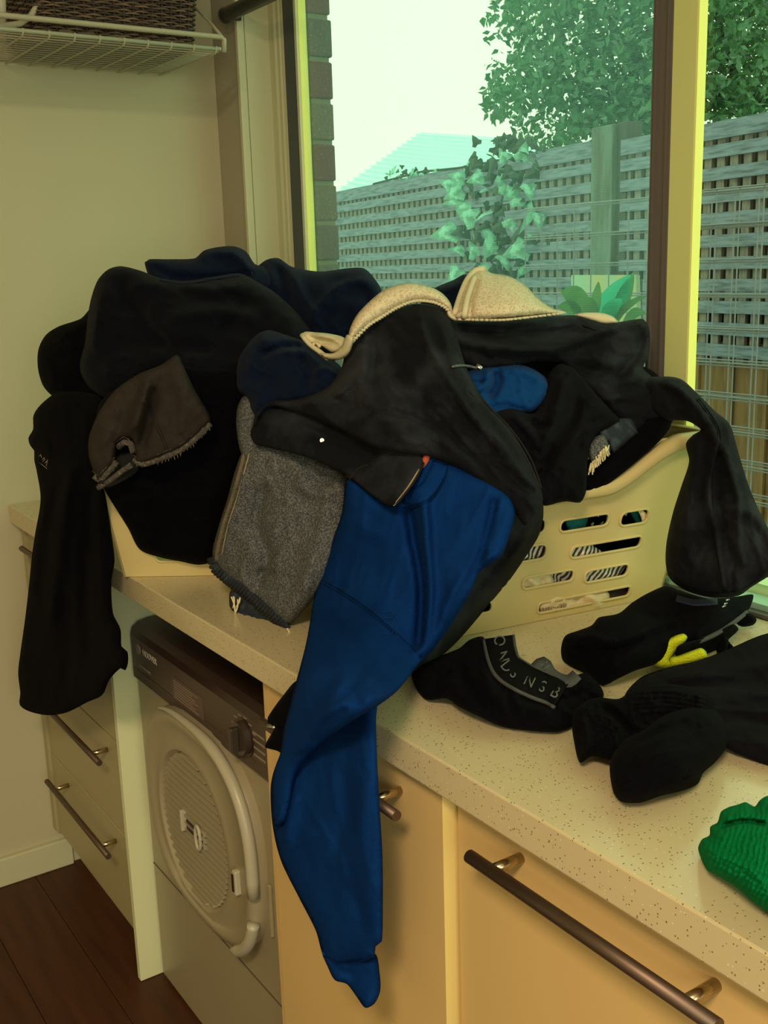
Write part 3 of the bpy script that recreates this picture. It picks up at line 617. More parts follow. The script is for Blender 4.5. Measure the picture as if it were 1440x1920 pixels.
# ------------------------------------------------------------------ laundry baskets
def basket(name, label, origin, e1, L1, L2, H, lean, hi, lo, slots, thick=.0035):
    """origin = bottom corner; e1 = unit direction along the slotted side; second side is e1 turned left (away from the viewer)."""
    root = empty(name, label, 'laundry basket'); O = np.array([origin[0], origin[1], .9005]); e1 = np.array([e1[0], e1[1], 0.])/math.hypot(*e1); e2 = np.array([-e1[1], e1[0], 0.])
    up = np.array([0, 0, 1.])
    def wall(o, e, nrm, L, topf, sl, nm):
        # nrm outwards. local (s,z); the top spreads outward by lean*z, sides spread too
        bnd = []; n = 40
        def P(s, z, t):
            u = (s/L-.5); return o+e*(L*.5+u*(L+2*lean*z))+nrm*(lean*z-t)+up*z
        out = []; rr = .03
        out += [(0, 0)]+[(L*i/12, 0) for i in range(1, 12)]+[(L, 0)]
        out += [(L, topf(L)*i/8) for i in range(1, 8)]
        out += [(L-L*i/n, topf(L-L*i/n)) for i in range(n+1)]
        out += [(0, topf(0)*(8-i)/8) for i in range(1, 8)]
        verts = [Vector(p) for p in out]; loops = [list(range(len(out)))]; holes = []
        for s0, s1, z0, z1 in sl:
            r = (z1-z0)/2*.8; st = len(verts); hp = []
            for cx, cz, a0 in ((s1-r, z0+r, -90), (s1-r, z1-r, 0), (s0+r, z1-r, 90), (s0+r, z0+r, 180)):
                for q in range(5): a = math.radians(a0+q*22.5); hp.append((cx+r*math.cos(a), cz+r*math.sin(a)))
            verts += [Vector(p) for p in hp]; loops.append(list(range(st, st+len(hp)))); holes.append(hp)
        res = delaunay_2d_cdt(verts, [], loops, 0, 1e-6)
        V, F = res[0], res[2]
        def inhole(c):
            for s0, s1, z0, z1 in sl:
                if s0 < c[0] < s1 and z0 < c[1] < z1:
                    r = (z1-z0)/2*.8; ax_ = min(max(c[0], s0+r), s1-r); az = min(max(c[1], z0+r), z1-r)
                    if (c[0]-ax_)**2+(c[1]-az)**2 < r*r*.999: return True
            return False
        faces = [f for f in F if not inhole(tuple(sum((V[i][k] for i in f))/len(f) for k in (0, 1)))]
        mb = MB(); N_ = len(V); mb.add([P(v[0], v[1], 0) for v in V]+[P(v[0], v[1], thick) for v in V], [])
        ed = {}
        for f in faces:
            mb.f.append(tuple(f)); mb.f.append(tuple(N_+i for i in reversed(f)))
            for i in range(len(f)): a, b = f[i], f[(i+1) % len(f)]; ed[(a, b)] = ed.get((a, b), 0)+1
        for (a, b) in list(ed):
            if (b, a) not in ed: mb.f.append((b, a, N_+a, N_+b))
        w = mb.build(nm, m_plastic, root)
        for hp in holes:   # raised lip around each slot
            pts = [P(p[0], p[1], -.0006) for p in hp]; pts = pts+pts[:2]
            MB().tube(pts, .0021, 6, cap=False).build('slot_lip', m_plastic, w, smooth=True)
        return P
    Ps = []
    c = [O, O+e1*L1, O+e1*L1+e2*L2, O+e2*L2]
    fl_ = lambda L: (lambda s: lo+(hi-lo)*(.5-.5*math.cos(PI*min(1, max(0, (abs(s/L-.5)*2-.28)/.55)))))
    P1 = wall(c[0], e1, -e2, L1, fl_(L1), slots, 'side_wall'); P3 = wall(c[2], -e1, e2, L1, fl_(L1), [], 'side_wall')
    P2 = wall(c[1], e2, e1, L2, lambda s: hi, [], 'end_wall'); P4 = wall(c[3], -e2, -e1, L2, lambda s: hi, [], 'end_wall')
    # rolled rim following the top
    m = 60; path = []
    for Pf, L, tf in ((P1, L1, fl_(L1)), (P2, L2, lambda s: hi), (P3, L1, fl_(L1)), (P4, L2, lambda s: hi)):
        for i in range(m): s = L*(i+.5)/m; path.append((Pf(s, tf(s), 0)))
    K = len(path); ctr = sum(path)/K
    prof = [(-.004, -.016), (.014, -.016), (.019, -.011), (.017, .000), (.010, .005), (-.004, .004)]
    mb = MB(); vs = []; fs = []; q = len(prof)
    for i in range(K):
        tng = path[(i+1) % K]-path[i-1]; tn = np.array([tng[1], -tng[0], 0.]); tn /= np.linalg.norm(tn)+1e-9
        if tn@(path[i]-ctr) < 0: tn = -tn
        vs += [path[i]+tn*a+up*b for a, b in prof]
    for i in range(K):
        for j in range(q): a = i*q+j; b = i*q+(j+1) % q; c2 = ((i+1) % K)*q+(j+1) % q; d2 = ((i+1) % K)*q+j; fs.append((a, b, c2, d2))
    mb.add(vs, fs).build('rim', m_plastic, root, smooth=True)
    MB().add([c[0], c[1], c[2], c[3], c[0]+up*.004, c[1]+up*.004, c[2]+up*.004, c[3]+up*.004], [(0, 3, 2, 1), (4, 5, 6, 7), (0, 1, 5, 4), (1, 2, 6, 5), (2, 3, 7, 6), (3, 0, 4, 7)]).build('floor_plate', m_plastic, root)
    return root, P1
E1 = np.array([.134, .991]); O1 = np.array([1.3085, .172]); L1 = .415
# slots measured on the right hand face
def onface(x, y, inset=0.0):
    # face plane: through O1, along E1, leaning outward
    nn = np.array([.991, -.134, -.16]); v = ray(x, y); P0 = np.array([O1[0], O1[1], .9005])-inset*np.array([.991, -.134, 0]); return CP+v*(((P0-CP)@nn)/(v@nn))
def onleft(x, y, inset=0.0):
    nn = np.array([.8, -.6, -.13]); v = ray(x, y); P0 = np.array([.735, -.008, .9005])-inset*np.array([.8, -.6, 0]); return CP+v*(((P0-CP)@nn)/(v@nn))
def sz(x, y):
    p = onface(x, y); z = p[2]-.9005; s = (p[:2]-O1)@E1; u = (s-L1*.5)/(L1+2*.16*z); return (u+.5)*L1, z
slots = []
def slotpx(x0, y0, x1, y1):   # left-bottom , right-top corners
    a = sz(x0, y0); b = sz(x1, y1); slots.append((a[0], b[0], a[1], b[1]))
for q in ((1050, 994, 1141, 966), (1162, 983, 1216, 957), (1070, 1043, 1202, 1008), (1096, 1089, 1178, 1060), (980, 1101, 1075, 1071), (1008, 1146, 1180, 1107), (962, 1052, 1024, 1023), (860, 1154, 921, 1130), (870, 1110, 951, 1083), (940, 1007, 1022, 975)): slotpx(*q)
sl2 = []
for a in slots:
    a = (a[0]-.001, a[1]+.001, a[2]-.0036, a[3]+.0036)
    a = (max(a[0], .02), min(a[1], L1-.03), a[2], max(a[3], a[2]+.016))
    if all(a[1] < b[0]-.004 or a[0] > b[1]+.004 or a[3] < b[2]-.002 or a[2] > b[3]+.002 for b in sl2): sl2.append(a)
rb, RP = basket('laundry_basket', 'cream plastic laundry basket with slotted side, right of the blue sweatshirt', O1, E1, L1, .36, .25, .16, .245, .192, sl2)
lb, LP = basket('laundry_basket', 'cream plastic laundry basket under the left heap of black clothes, behind the sleeve', (.735, -.008), (.6, .8), .36, .50, .25, .13, .172, .150, [(.06, .30, .026, .044), (.06, .30, .062, .080)])

# ------------------------------------------------------------------ cloth
def vnoise(x, y, seed):
    xi = np.floor(x).astype(int); yi = np.floor(y).astype(int); fx = x-xi; fy = y-yi; fx = fx*fx*(3-2*fx); fy = fy*fy*(3-2*fy)
    def h(a, b):
        n = (a*374761393+b*668265263+seed*974711) & 0xffffffff; n = ((n ^ (n >> 13))*1274126177) & 0xffffffff; return ((n ^ (n >> 16)) & 0xffff)/65535.0*2-1
    return (h(xi, yi)*(1-fx)+h(xi+1, yi)*fx)*(1-fy)+(h(xi, yi+1)*(1-fx)+h(xi+1, yi+1)*fx)*fy
def spline(pts, closed, step):
    P = np.array(pts, float); n = len(P); out = []
    rngi_ = range(n if closed else n-1)
    for i in rngi_:
        p1, p2 = P[i], P[(i+1) % n]
        p0 = P[i-1] if (closed or i > 0) else p1; p3 = P[(i+2) % n] if (closed or i+2 < n) else p2
        d = np.linalg.norm(p2-p1)+1e-6; a0 = min(1, d/(np.linalg.norm(p1-p0)+1e-6)); a3 = min(1, d/(np.linalg.norm(p3-p2)+1e-6))
        m1 = (p2-p0)*.5*a0 if a0 < 1 else (p2-p0)*.5*min(1, d/(np.linalg.norm(p2-p0)*.5+1e-6)); m2 = (p3-p1)*.5*a3 if a3 < 1 else (p3-p1)*.5*min(1, d/(np.linalg.norm(p3-p1)*.5+1e-6))
        k = max(1, int(d/step))
        for j in range(k):
            t = j/k; out.append((2*t**3-3*t**2+1)*p1+(t**3-2*t**2+t)*m1+(-2*t**3+3*t**2)*p2+(t**3-t**2)*m2)
    if not closed: out.append(P[-1])
    return np.array(out)
def segdist(Q, poly, closed):
    A = poly; B = np.roll(poly, -1, 0) if closed else poly[1:]
    if not closed: A = poly[:-1]
    best = np.full(len(Q), 1e9); sg = np.zeros(len(Q))
    for a, b in zip(A, B):
        d = b-a; L = d@d+1e-9; t = np.clip(((Q-a)@d)/L, 0, 1); pr = a+t[:, None]*d; r = Q-pr; ds = np.hypot(r[:, 0], r[:, 1])
        m = ds < best; best = np.where(m, ds, best); sg = np.where(m, np.sign(d[0]*r[:, 1]-d[1]*r[:, 0]), sg)
    return best, sg
def depthof(x, y, a):
    if isinstance(a[0], str):
        if a[0] == 'basket': p = onface(x, y, a[1])
        elif a[0] == 'left': p = onleft(x, y, a[1])
        else: p = at(a[0], a[1], x, y)
        return float((p-CP)@CD)
    return float(a[0])
class Depth:
    def __init__(s, anchors):
        s.P = np.array([(a[0], a[1]) for a in anchors], float)/100; D = np.array([depthof(a[0], a[1], a[2:]) for a in anchors])
        n = len(D)
        if n == 1: s.w = None; s.c = np.array([D[0], 0, 0]); return
        r = np.linalg.norm(s.P[:, None]-s.P[None], axis=2); K = np.where(r > 0, r*r*np.log(r+1e-9), 0)+np.eye(n)*.02
        Q = np.hstack([np.ones((n, 1)), s.P]); A = np.zeros((n+3, n+3)); A[:n, :n] = K; A[:n, n:] = Q; A[n:, :n] = Q.T; A[n:, n:] = -np.eye(3)*1e-4*np.diag([0, 1, 1])
        if n < 3: A[n:, n:] -= np.diag([0, 1e-1, 1e-1])
        sol = np.linalg.lstsq(A, np.concatenate([D, [0, 0, 0]]), rcond=None)[0]; s.w = sol[:n]; s.c = sol[n:]
    def __call__(s, X):
        X = X/100; d = s.c[0]+X@s.c[1:]
        if s.w is not None:
            r = np.linalg.norm(X[:, None]-s.P[None], axis=2); d = d+(np.where(r > 0, r*r*np.log(r+1e-9), 0))@s.w
        return d
SEED = [1]
def worldof(X, D): R = CD[None]+((X[:, 0]-720)/FPX)[:, None]*CR[None]-((X[:, 1]-960)/FPX)[:, None]*CU[None]; return CP[None]+R*D[:, None]
def cloth(name, outline, anchors, T, R, m, parent=None, Tb=None, creases=(), wr=None, res=6, floor=None, sharp=False, ribs=()):
    """closed cloth body: front relief T deep, edge roll R, folds from creases, wrinkles wr=(amp, size, angle, stretch)"""
    SEED[0] += 1; rg = np.random.RandomState(SEED[0]); Tb = T*.6 if Tb is None else Tb
    B = spline(outline, True, res) if not sharp else spline_sharp(outline, res)
    dep = Depth(anchors); lo = B.min(0); hi = B.max(0)
    gx, gy = np.meshgrid(np.arange(lo[0], hi[0], res), np.arange(lo[1], hi[1], res*.87)); gx[1::2] += res/2
    G = np.stack([gx.ravel(), gy.ravel()], 1)+rg.uniform(-.12, .12, (gx.size, 2))*res
    x, y = G[:, 0], G[:, 1]; ins = np.zeros(len(G), bool); bx, by = B[:, 0], B[:, 1]; cx, cy = np.roll(bx, -1), np.roll(by, -1)
    for i in range(len(B)):
        c = (by[i] > y) != (cy[i] > y)
        if c.any(): xx = (cx[i]-bx[i])*(y-by[i])/(cy[i]-by[i]+1e-12)+bx[i]; ins ^= c & (x < xx)
    G = G[ins]; bd, _ = segdist(G, B, True); keep = bd > res*.55; G = G[keep]; bd = bd[keep]
    nb = len(B); V2 = np.vstack([B, G]); bd = np.concatenate([np.zeros(nb), bd])
    rs = delaunay_2d_cdt([Vector(p) for p in V2], [], [list(range(nb))], 1, 1e-5)
    if len(rs[0]) != len(V2):
        V2n = np.array([tuple(v) for v in rs[0]]); orig = rs[3]; isb = np.array([len(o) > 0 and min(o) < nb for o in orig])
        bd, _ = segdist(V2n, B, True); bd = np.where(isb, 0, bd); V2 = V2n
    F = [tuple(f) for f in rs[2]]
    k = np.clip(bd/R, 0, 1); shp = np.sqrt(np.clip(1-(1-k)**2, 0, 1))
    h = T*shp; fade = np.clip(bd/(R*.5), 0, 1)
    for c in creases:
        pl_, w, amp = c[0], c[1], c[2]; mode = c[3] if len(c) > 3 else 's'; poly = spline(pl_, False, res*1.5); d_, sg = segdist(V2, poly, False)
        ends = np.minimum(np.linalg.norm(V2-poly[0], axis=1), np.linalg.norm(V2-poly[-1], axis=1)); tap = np.clip(ends/(w*2.0), .15, 1)
        if mode == 's': h = h+1.4*amp*np.exp(-(d_/w)**2)*fade*tap*1.25
        else: h = h+amp*np.where(sg < 0, np.exp(-d_/(w*2.2)), np.exp(-(d_/(res*1.3))**2))*fade*tap
    if wr:
        amp, sz_, ang, st = wr; ca, sa = math.cos(math.radians(ang)), math.sin(math.radians(ang)); u = (V2[:, 0]*ca+V2[:, 1]*sa)/sz_/st; v = (-V2[:, 0]*sa+V2[:, 1]*ca)/sz_
        wx = vnoise(u*.7+9, v*.7, SEED[0]+50)*.9; n1 = (1-np.abs(vnoise(u+wx, v+wx, SEED[0])))**3; n2 = (1-np.abs(vnoise(u*2.1+5+wx, v*2.1+wx, SEED[0]+7)))**3; n3 = vnoise(u*.5+3, v*.5, SEED[0]+3)
        h = h+amp*2.3*(n1*1.3*(.5+.5*n3)+n2*.6-.5)*fade
    for amp, per, ang, wob in ribs:   # woven or knitted ribs running along ang
        ca, sa = math.cos(math.radians(ang)), math.sin(math.radians(ang)); v = -V2[:, 0]*sa+V2[:, 1]*ca; u = V2[:, 0]*ca+V2[:, 1]*sa
        ph = v+wob*per*vnoise(u/(per*7), v/(per*7), SEED[0]+21)+.35*per*vnoise(u/(per*1.6), v/(per*1.6), SEED[0]+22); h = h+amp*np.sin(2*PI*ph/per)*np.clip(bd/(res*2), 0, 1)
    D0 = dep(V2); Df = D0-h; Db = D0+Tb*shp
    Wf = worldof(V2, Df); Wb = worldof(V2, Db)
    if floor is not None: Wf[:, 2] = np.maximum(Wf[:, 2], floor); Wb[:, 2] = np.maximum(Wb[:, 2], floor)
    n = len(V2); onb = bd <= 0; idx = np.arange(n); bidx = np.where(onb, idx, idx+n)
    ca_ = 0
    for f in F[:1]:
        a, b, c = (V2[i] for i in f[:3]); ca_ = (b[0]-a[0])*(c[1]-a[1])-(b[1]-a[1])*(c[0]-a[0])
    fr = [f if ca_ < 0 else f[::-1] for f in F]
    bk = [tuple(int(bidx[i]) for i in reversed(f)) for f in fr if not all(onb[i] for i in f)]
    me = bpy.data.meshes.new(name); me.from_pydata(np.vstack([Wf, Wb]).tolist(), [], [tuple(int(i) for i in f) for f in fr]+bk)
    me.update(); bm = bmesh.new(); bm.from_mesh(me); bmesh.ops.delete(bm, geom=[v for v in bm.verts if not v.link_faces], context='VERTS'); bm.to_mesh(me); bm.free()
    o = link(name, me, m, parent, smooth=True); o['_d'] = 0; del o['_d']
    o_depth[name+str(len(o_depth))] = dep; LAST[0] = (dep, V2, h)
    return o
o_depth = {}; LAST = [None]
def spline_sharp(pts, step):
    out = []
    for i in range(len(pts)):
        a = np.array(pts[i], float); b = np.array(pts[(i+1) % len(pts)], float); k = max(1, int(np.linalg.norm(b-a)/step))
        out += [a+(b-a)*j/k for j in range(k)]
    return np.array(out)
def surf(x, y, lift):
    """point on the front of the garment built last, lifted towards the viewer"""
    dep, V2, h = LAST[0]; X = np.array([[x, y]], float); d = np.linalg.norm(V2-X, axis=1); j = np.argsort(d)[:14]; w = 1/(d[j]+3); hh = (h[j]*w).sum()/w.sum()
    return worldof(X, dep(X)-hh-lift)[0]
def seam(name, pts, r, m, parent, lift=.0004, step=8, ribs=0):
    P = spline(pts, False, step); MB().tube([surf(p[0], p[1], lift) for p in P], r, 6).build(name, m, parent, smooth=True)
def ribbon(name, pts, wpx, m, parent, lift=.001, step=6, T=.0008, lefts=None):
    P = spline(pts, False, step); n = len(P); vs = []; fs = []
    for i in range(n):
        t = P[min(i+1, n-1)]-P[max(i-1, 0)]; t = t/np.linalg.norm(t); q = np.array([-t[1], t[0]])*wpx/2
        for sgn in (-1, -.4, .4, 1): vs.append(surf(*(P[i]+q*sgn), lift+(.0006 if abs(sgn) < 1 else 0)))
    for i in range(n-1):
        for j in range(3): fs.append((4*i+j, 4*i+4+j, 4*i+5+j, 4*i+1+j))
    o = MB().add(vs, fs).build(name, m, parent, smooth=True)
    md = o.modifiers.new('solid', 'SOLIDIFY'); md.thickness = T; return o
def G(name, label, cat, group=None): return empty(name, label, cat, group=group)

# ---- left heap, from the back forwards
g = G('navy_trousers', 'dark navy crumpled trousers on top of the left heap nearest the window', 'trousers')
cloth('trouser_cloth', [(478,505),(500,487),(522,484),(547,500),(600,509),(650,503),(682,503),(702,522),(716,548),(700,590),(660,640),(620,680),(540,660),(500,620),(450,560)], [(500,500,1.93),(600,540,1.80),(700,560,1.74),(560,640,1.78),(460,560,1.9)], .055, 40, m_navy, g, Tb=.08,
      creases=[([(548,502),(560,540),(590,590),(600,620)], 9, .012), ([(700,525),(640,535),(610,560),(575,610)], 8, .010), ([(520,490),(535,540),(545,600)], 10, -.014), ([(620,520),(680,545),(705,590)], 9, -.008)], wr=(.006, 45, 40, 1.8))
g = G('denim_jacket', 'dark navy denim folded over the very top of the left heap', 'jacket')
cloth('jacket_cloth', [(271,492),(280,486),(320,486),(366,484),(382,470),(410,463),(440,462),(462,472),(478,495),(500,502),(514,520),(508,545),(480,570),(400,580),(320,560),(285,530)], [(290,500,1.93),(400,480,1.93),(490,520,1.88),(400,560,1.86)], .045, 30, m_navy, g, Tb=.05,
      creases=[([(376,482),(410,472),(440,480),(470,505)], 6, .006), ([(280,496),(330,520),(420,520),(480,512)], 7, -.014), ([(500,505),(508,525),(495,550)], 7, .010), ([(400,468),(440,476),(465,500),(478,520)], 8, .010)], wr=(.003, 24, 10, 1.6))
seam('seam', [(405,470),(440,480),(462,498),(474,514)], .0009, mat('denim_seam', (.02, .03, .045), .8), g)
g = G('black_sweater', 'rounded black sweater bulging out at the far left of the heap', 'sweater')
cloth('sweater_cloth', [(175,575),(152,597),(110,612),(86,628),(72,655),(71,690),(80,722),(95,740),(140,770),(230,760),(280,700),(260,620)], [(90,660,1.97),(150,640,1.90),(110,730,1.92),(240,700,1.85)], .055, 38, m_black, g, Tb=.08,
      creases=[([(90,640),(130,650),(180,640)], 12, .008), ([(100,700),(150,720),(200,700)], 14, -.010), ([(165,600),(150,660),(160,730)], 10, -.012)], wr=(.006, 38, 60, 1.5))
g = G('black_trousers', 'large black trousers arched across the left heap below the denim', 'trousers')
cloth('trouser_cloth', [(160,640),(165,590),(172,555),(184,524),(203,505),(226,499),(262,507),(300,521),(345,527),(400,519),(450,513),(485,530),(515,548),(560,590),(590,640),(560,700),(500,740),(440,735),(380,720),(330,690),(280,705),(210,750),(170,730),(150,690)], [(180,580,1.84),(300,560,1.80),(450,560,1.78),(560,640,1.70),(300,680,1.74),(180,700,1.82),(480,700,1.68)], .055, 36, mat('blue_black_cloth', (.0024, .0032, .0065), .92, spec=.1, sheen=.02, bump=(450, .25)), g, Tb=.08,
      creases=[([(215,510),(240,560),(280,620),(330,660)], 16, -.016), ([(330,530),(400,545),(470,530)], 10, .012), ([(300,600),(400,585),(500,600)], 16, .014), ([(200,640),(300,650),(420,660)], 16, -.012), ([(470,540),(440,600),(400,640)], 12, -.010), ([(190,540),(180,600),(175,660)], 10, .010)], wr=(.007, 55, 15, 2.0))
ribbon('hem_edge', [(300,526),(345,532),(400,524),(450,517)], 3, m_navy, g, lift=.001)
g = G('black_shirt', 'matte black shirt spread down the front of the left basket', 'shirt')
cloth('shirt_cloth', [(185,760),(230,720),(300,690),(380,690),(445,700),(470,760),(462,830),(448,890),(425,950),(408,1000),(398,1052),(372,1059),(340,1053),(300,1045),(262,1030),(240,990),(215,950),(195,915),(180,860)], [(350,1045,'left',-.012),(250,960,'left',-.012),(400,800,'left',-.03),(220,800,'left',-.05),(320,740,'left',-.05),(420,960,'left',-.02),(390,1050,'left',-.012)], .034, 34, m_black, g, Tb=.008,
      creases=[([(260,880),(300,930),(380,930),(430,910)], 18, .012), ([(300,960),(350,1000),(400,990)], 14, -.010), ([(280,890),(290,960),(320,1030)], 14, -.010)], wr=(.005, 50, 20, 1.6))
g = G('hanging_black_sleeve_top', 'black long sleeved top hanging over the front left corner of the left basket', 'top')
cloth('sleeve', [(110,735),(80,755),(63,778),(62,805),(53,822),(57,836),(64,845),(64,862),(68,880),(76,935),(66,1000),(60,1040),(54,1100),(47,1160),(38,1225),(34,1262),(38,1300),(37,1322),(55,1334),(90,1341),(125,1336),(165,1316),(192,1303),(205,1275),(226,1253),(235,1257),(240,1243),(239,1222),(228,1212),(226,1180),(212,1150),(209,1090),(215,1050),(206,980),(198,930),(188,890),(186,830),(200,770),(180,740)], [(130,1320,'y',-.055),(60,1250,'y',-.055),(210,1230,'y',-.055),(130,1050,'y',-.05),(110,900,1.82),(120,780,1.80),(190,800,1.70),(196,900,1.68),(208,1000,1.75)], .040, 34, m_black, g, Tb=.018,
      creases=[([(140,860),(120,960),(110,1060),(90,1200)], 13, .012), ([(170,900),(165,1000),(160,1120),(170,1240)], 13, -.012), ([(110,900),(90,1000),(75,1120)], 10, -.008), ([(190,960),(190,1060),(200,1150)], 10, .008), ([(120,1100),(130,1200),(120,1300)], 12, -.008)], wr=(.004, 40, 90, 3.0))
for k, (pts) in enumerate((((73,856),(76,852),(78,858)), ((79,862),(83,858)), ((80,866),(84,861)), ((84,868),(88,865)), ((88,869),(89,862),(87,874)))): seam('print_mark', [p for p in pts], .0007, m_print, g, lift=.0012, step=3)
for k in range(6): seam('print_mark', [(73+k*2.6, 866+k*2.2), (74.6+k*2.6, 867.6+k*2.2)], .0006, m_print, g, lift=.0012, step=2)
g = G('grey_jeans', 'faded dark grey jeans leg with frayed hem poking out of the left heap', 'jeans')
m_dk = mat('hem_inside', (.004, .0035, .003), .95)
cloth('hem_inside', [(178,890),(250,840),(260,880),(200,915)], [(215,880,'left',-.085)], .004, 6, m_dk, g, Tb=.01)
cloth('leg_front', [(300,685),(332,665),(342,682),(366,732),(390,772),(396,790),(370,818),(340,842),(300,860),(268,870),(250,868),(252,845),(246,826),(232,822),(220,832),(216,860),(208,880),(188,905),(176,885),(166,850),(168,815),(190,765),(218,730),(262,700)], [(190,880,'left',-.08),(270,860,'left',-.10),(390,790,'left',-.105),(320,690,'left',-.10),(230,760,'left',-.09)], .022, 12, m_gjean, g, Tb=.012,
      creases=[([(285,700),(265,760),(245,820)], 12, .018), ([(290,720),(278,790),(262,850)], 9, -.010), ([(330,690),(345,760),(330,820)], 16, .006), ([(230,740),(205,790),(190,860)], 14, .006)], wr=(.002, 26, 110, 2.0), res=5)
m_hem = mat('frayed_hem', (.075, .065, .052), .95, bump=(300, 1.0), var=(160, (.20, .18, .14), .5, .75))
for pts in (((176,892),(186,900),(205,882),(218,866)), ((252,862),(268,870),(300,860),(340,842),(372,817),(394,794)), ((222,838),(234,828),(244,832),(250,848))):
    seam('hem_roll', list(pts), .0052, m_hem, g, lift=.0008)
    seam('stitching', [(x-3, y-9) for x, y in pts], .0007, m_hem, g, lift=.0006)
seam('hem_roll', [(184,915),(205,902),(228,884),(246,872)], .0045, m_hem, g, lift=.004)
for dx in (0, 5): seam('stitching', [(276+dx,755),(293+dx,800),(312+dx,846)], .0008, m_dk, g, lift=.0006)
for k in range(46):
    t = k/45; P_ = spline([(184,908),(205,888),(222,866)] if k < 14 else [(252,866),(300,862),(345,843),(394,797)], False, 2); p = P_[int(((k/14) if k < 14 else (k-14)/32)*(len(P_)-1))]
    seam('frayed_thread', [tuple(p), (p[0]+random.uniform(-3, 3), p[1]+random.uniform(4, 9))], .0004, m_thread, g, lift=.003, step=3)
g = G('navy_jumper', 'bunched dark navy jumper between the two heaps, left of the bra strap', 'jumper')
cloth('jumper_cloth', [(443,712),(448,672),(466,643),(485,625),(505,619),(530,626),(560,636),(590,648),(615,668),(640,690),(640,730),(600,752),(560,756),(520,768),(490,790),(470,770),(460,745),(448,735)], [(470,680,1.60),(540,640,1.60),(540,740,1.54),(620,700,1.52)], .060, 36, m_navy, g, Tb=.06,
      creases=[([(480,640),(492,662),(525,650),(575,648)], 7, -.016), ([(500,624),(488,645),(480,672)], 6, .010), ([(525,660),(570,662),(600,690)], 7, .010), ([(560,660),(580,700),(570,740)], 9, -.010), ([(590,700),(610,690),(630,705)], 6, .009), ([(460,700),(500,710),(540,735)], 12, -.008)], wr=(.005, 30, 30, 1.5), res=5)
# ---- inside-out grey jeans
g = G('inside_out_jeans', 'grey inside out jeans leg with ribbed dark cuff hanging over the bench front', 'jeans')
cloth('upper_leg', [(443,800),(445,765),(457,742),(476,738),(486,770),(495,830),(470,870),(452,850)], [(450,760,1.56),(480,830,1.53)], .02, 16, m_gfleece, g, Tb=.03)
cloth('cuff_underside', [(430,1112),(442,1100),(500,1130),(545,1165),(530,1185),(505,1188),(470,1186),(440,1175),(432,1150)], [(440,1130,1.600),(530,1180,1.535),(480,1185,1.565)], .022, 14, m_ddenim, g, Tb=.012, wr=(.004, 16, 40, 1.4), res=5)
cloth('leg_cloth', [(460,840),(500,828),(560,845),(620,870),(652,892),(660,940),(648,1000),(625,1060),(598,1110),(565,1150),(540,1172),(500,1155),(452,1110),(402,1058),(399,1030),(412,980),(428,930),(440,885)], [(405,1050,1.625),(540,1165,1.515),(640,950,1.47),(600,1100,1.47),(460,860,1.545),(540,980,1.515)], .042, 30, m_gfleece, g, Tb=.02,
      creases=[([(500,900),(480,980),(500,1050),(470,1110)], 14, -.012), ([(560,850),(590,890),(640,900)], 9, -.008), ([(570,880),(560,910),(600,930)], 9, .007), ([(460,880),(440,960),(420,1040)], 8, .006), ([(620,900),(600,1000),(560,1120)], 14, .007), ([(520,1090),(500,1070),(480,1085)], 8, -.006)], wr=(.0035, 34, 100, 1.8), res=5)
seam('inner_seam', [(462,842),(452,880),(438,930),(420,985),(408,1035),(407,1052)], .0042, mat('seam_tape', (.16, .13, .075), .9, bump=(500, .8)), g, lift=.001)
seam('inner_seam_edge', [(468,850),(458,885),(445,932),(428,985),(416,1040)], .0012, m_thread, g, lift=.001)
cu = spline([(399,1048),(405,1066),(430,1088),(470,1118),(505,1148),(540,1182)], False, 6)
for i, p in enumerate(cu[:-1]):
    t = cu[i+1]-p; t = t/np.linalg.norm(t); q = np.array([-t[1], t[0]])
    MB().tube([surf(*(p-q*8), .001), surf(*(p), .006), surf(*(p+q*8), .001)], .0033, 6).build('cuff_rib', m_ddenim, g, smooth=True)
for (a, b) in (((434,1119),(441,1150)), ((441,1150),(451,1198)), ((446,1124),(441,1150)), ((538,1178),(543,1192)), ((450,1120),(443,1138)), ((438,1118),(437,1140))): seam('loose_thread', [a, ((a[0]+b[0])/2+2, (a[1]+b[1])/2), b], .0013, m_cream, g, lift=.022, step=4)
# ---- right heap
g = G('navy_blouse', 'dark navy fabric peak showing behind the two bra cups by the window', 'blouse')
cloth('top_cloth', [(790,560),(815,540),(850,525),(874,514),(890,540),(900,590),(860,640),(800,620)], [(810,560,1.66),(870,540,1.64),(850,610,1.60)], .03, 22, m_navy, g, Tb=.05, creases=[([(830,545),(870,530)], 7, .006)], wr=(.003, 26, 0, 1.4))
g = G('black_filling_clothes', 'black clothes packed inside the right basket behind the jeans', 'clothes')
cloth('folded_cloth', [(640,690),(760,640),(900,640),(1100,660),(1230,700),(1260,790),(1200,860),(1100,930),(980,950),(850,930),(700,860)], [(700,700,1.55),(900,700,1.50),(1150,720,1.54),(1200,830,1.47),(1100,930,1.44),(1000,930,1.43),(800,880,1.45)], .03, 40, m_black, g, Tb=.10, wr=(.006, 50, 20, 1.5), res=9)
g = G('blue_fleece_top', 'bright blue fleece folded inside the right basket beside the charcoal shirt', 'fleece')
cloth('fleece_cloth', [(862,705),(885,694),(915,685),(950,681),(985,686),(1012,699),(1030,718),(1024,748),(1000,772),(970,776),(945,785),(915,785),(885,760)], [(890,720,1.42),(1000,730,1.43),(930,770,1.40)], .035, 22, m_blue2, g, Tb=.03,
      creases=[([(928,690),(935,715),(915,750)], 7, -.014), ([(915,690),(910,720),(880,735)], 6, .010), ([(950,690),(1000,700),(1020,725)], 9, .006), ([(900,770),(940,762),(990,772)], 6, -.008)], wr=(.003, 24, 20, 1.4), res=5)
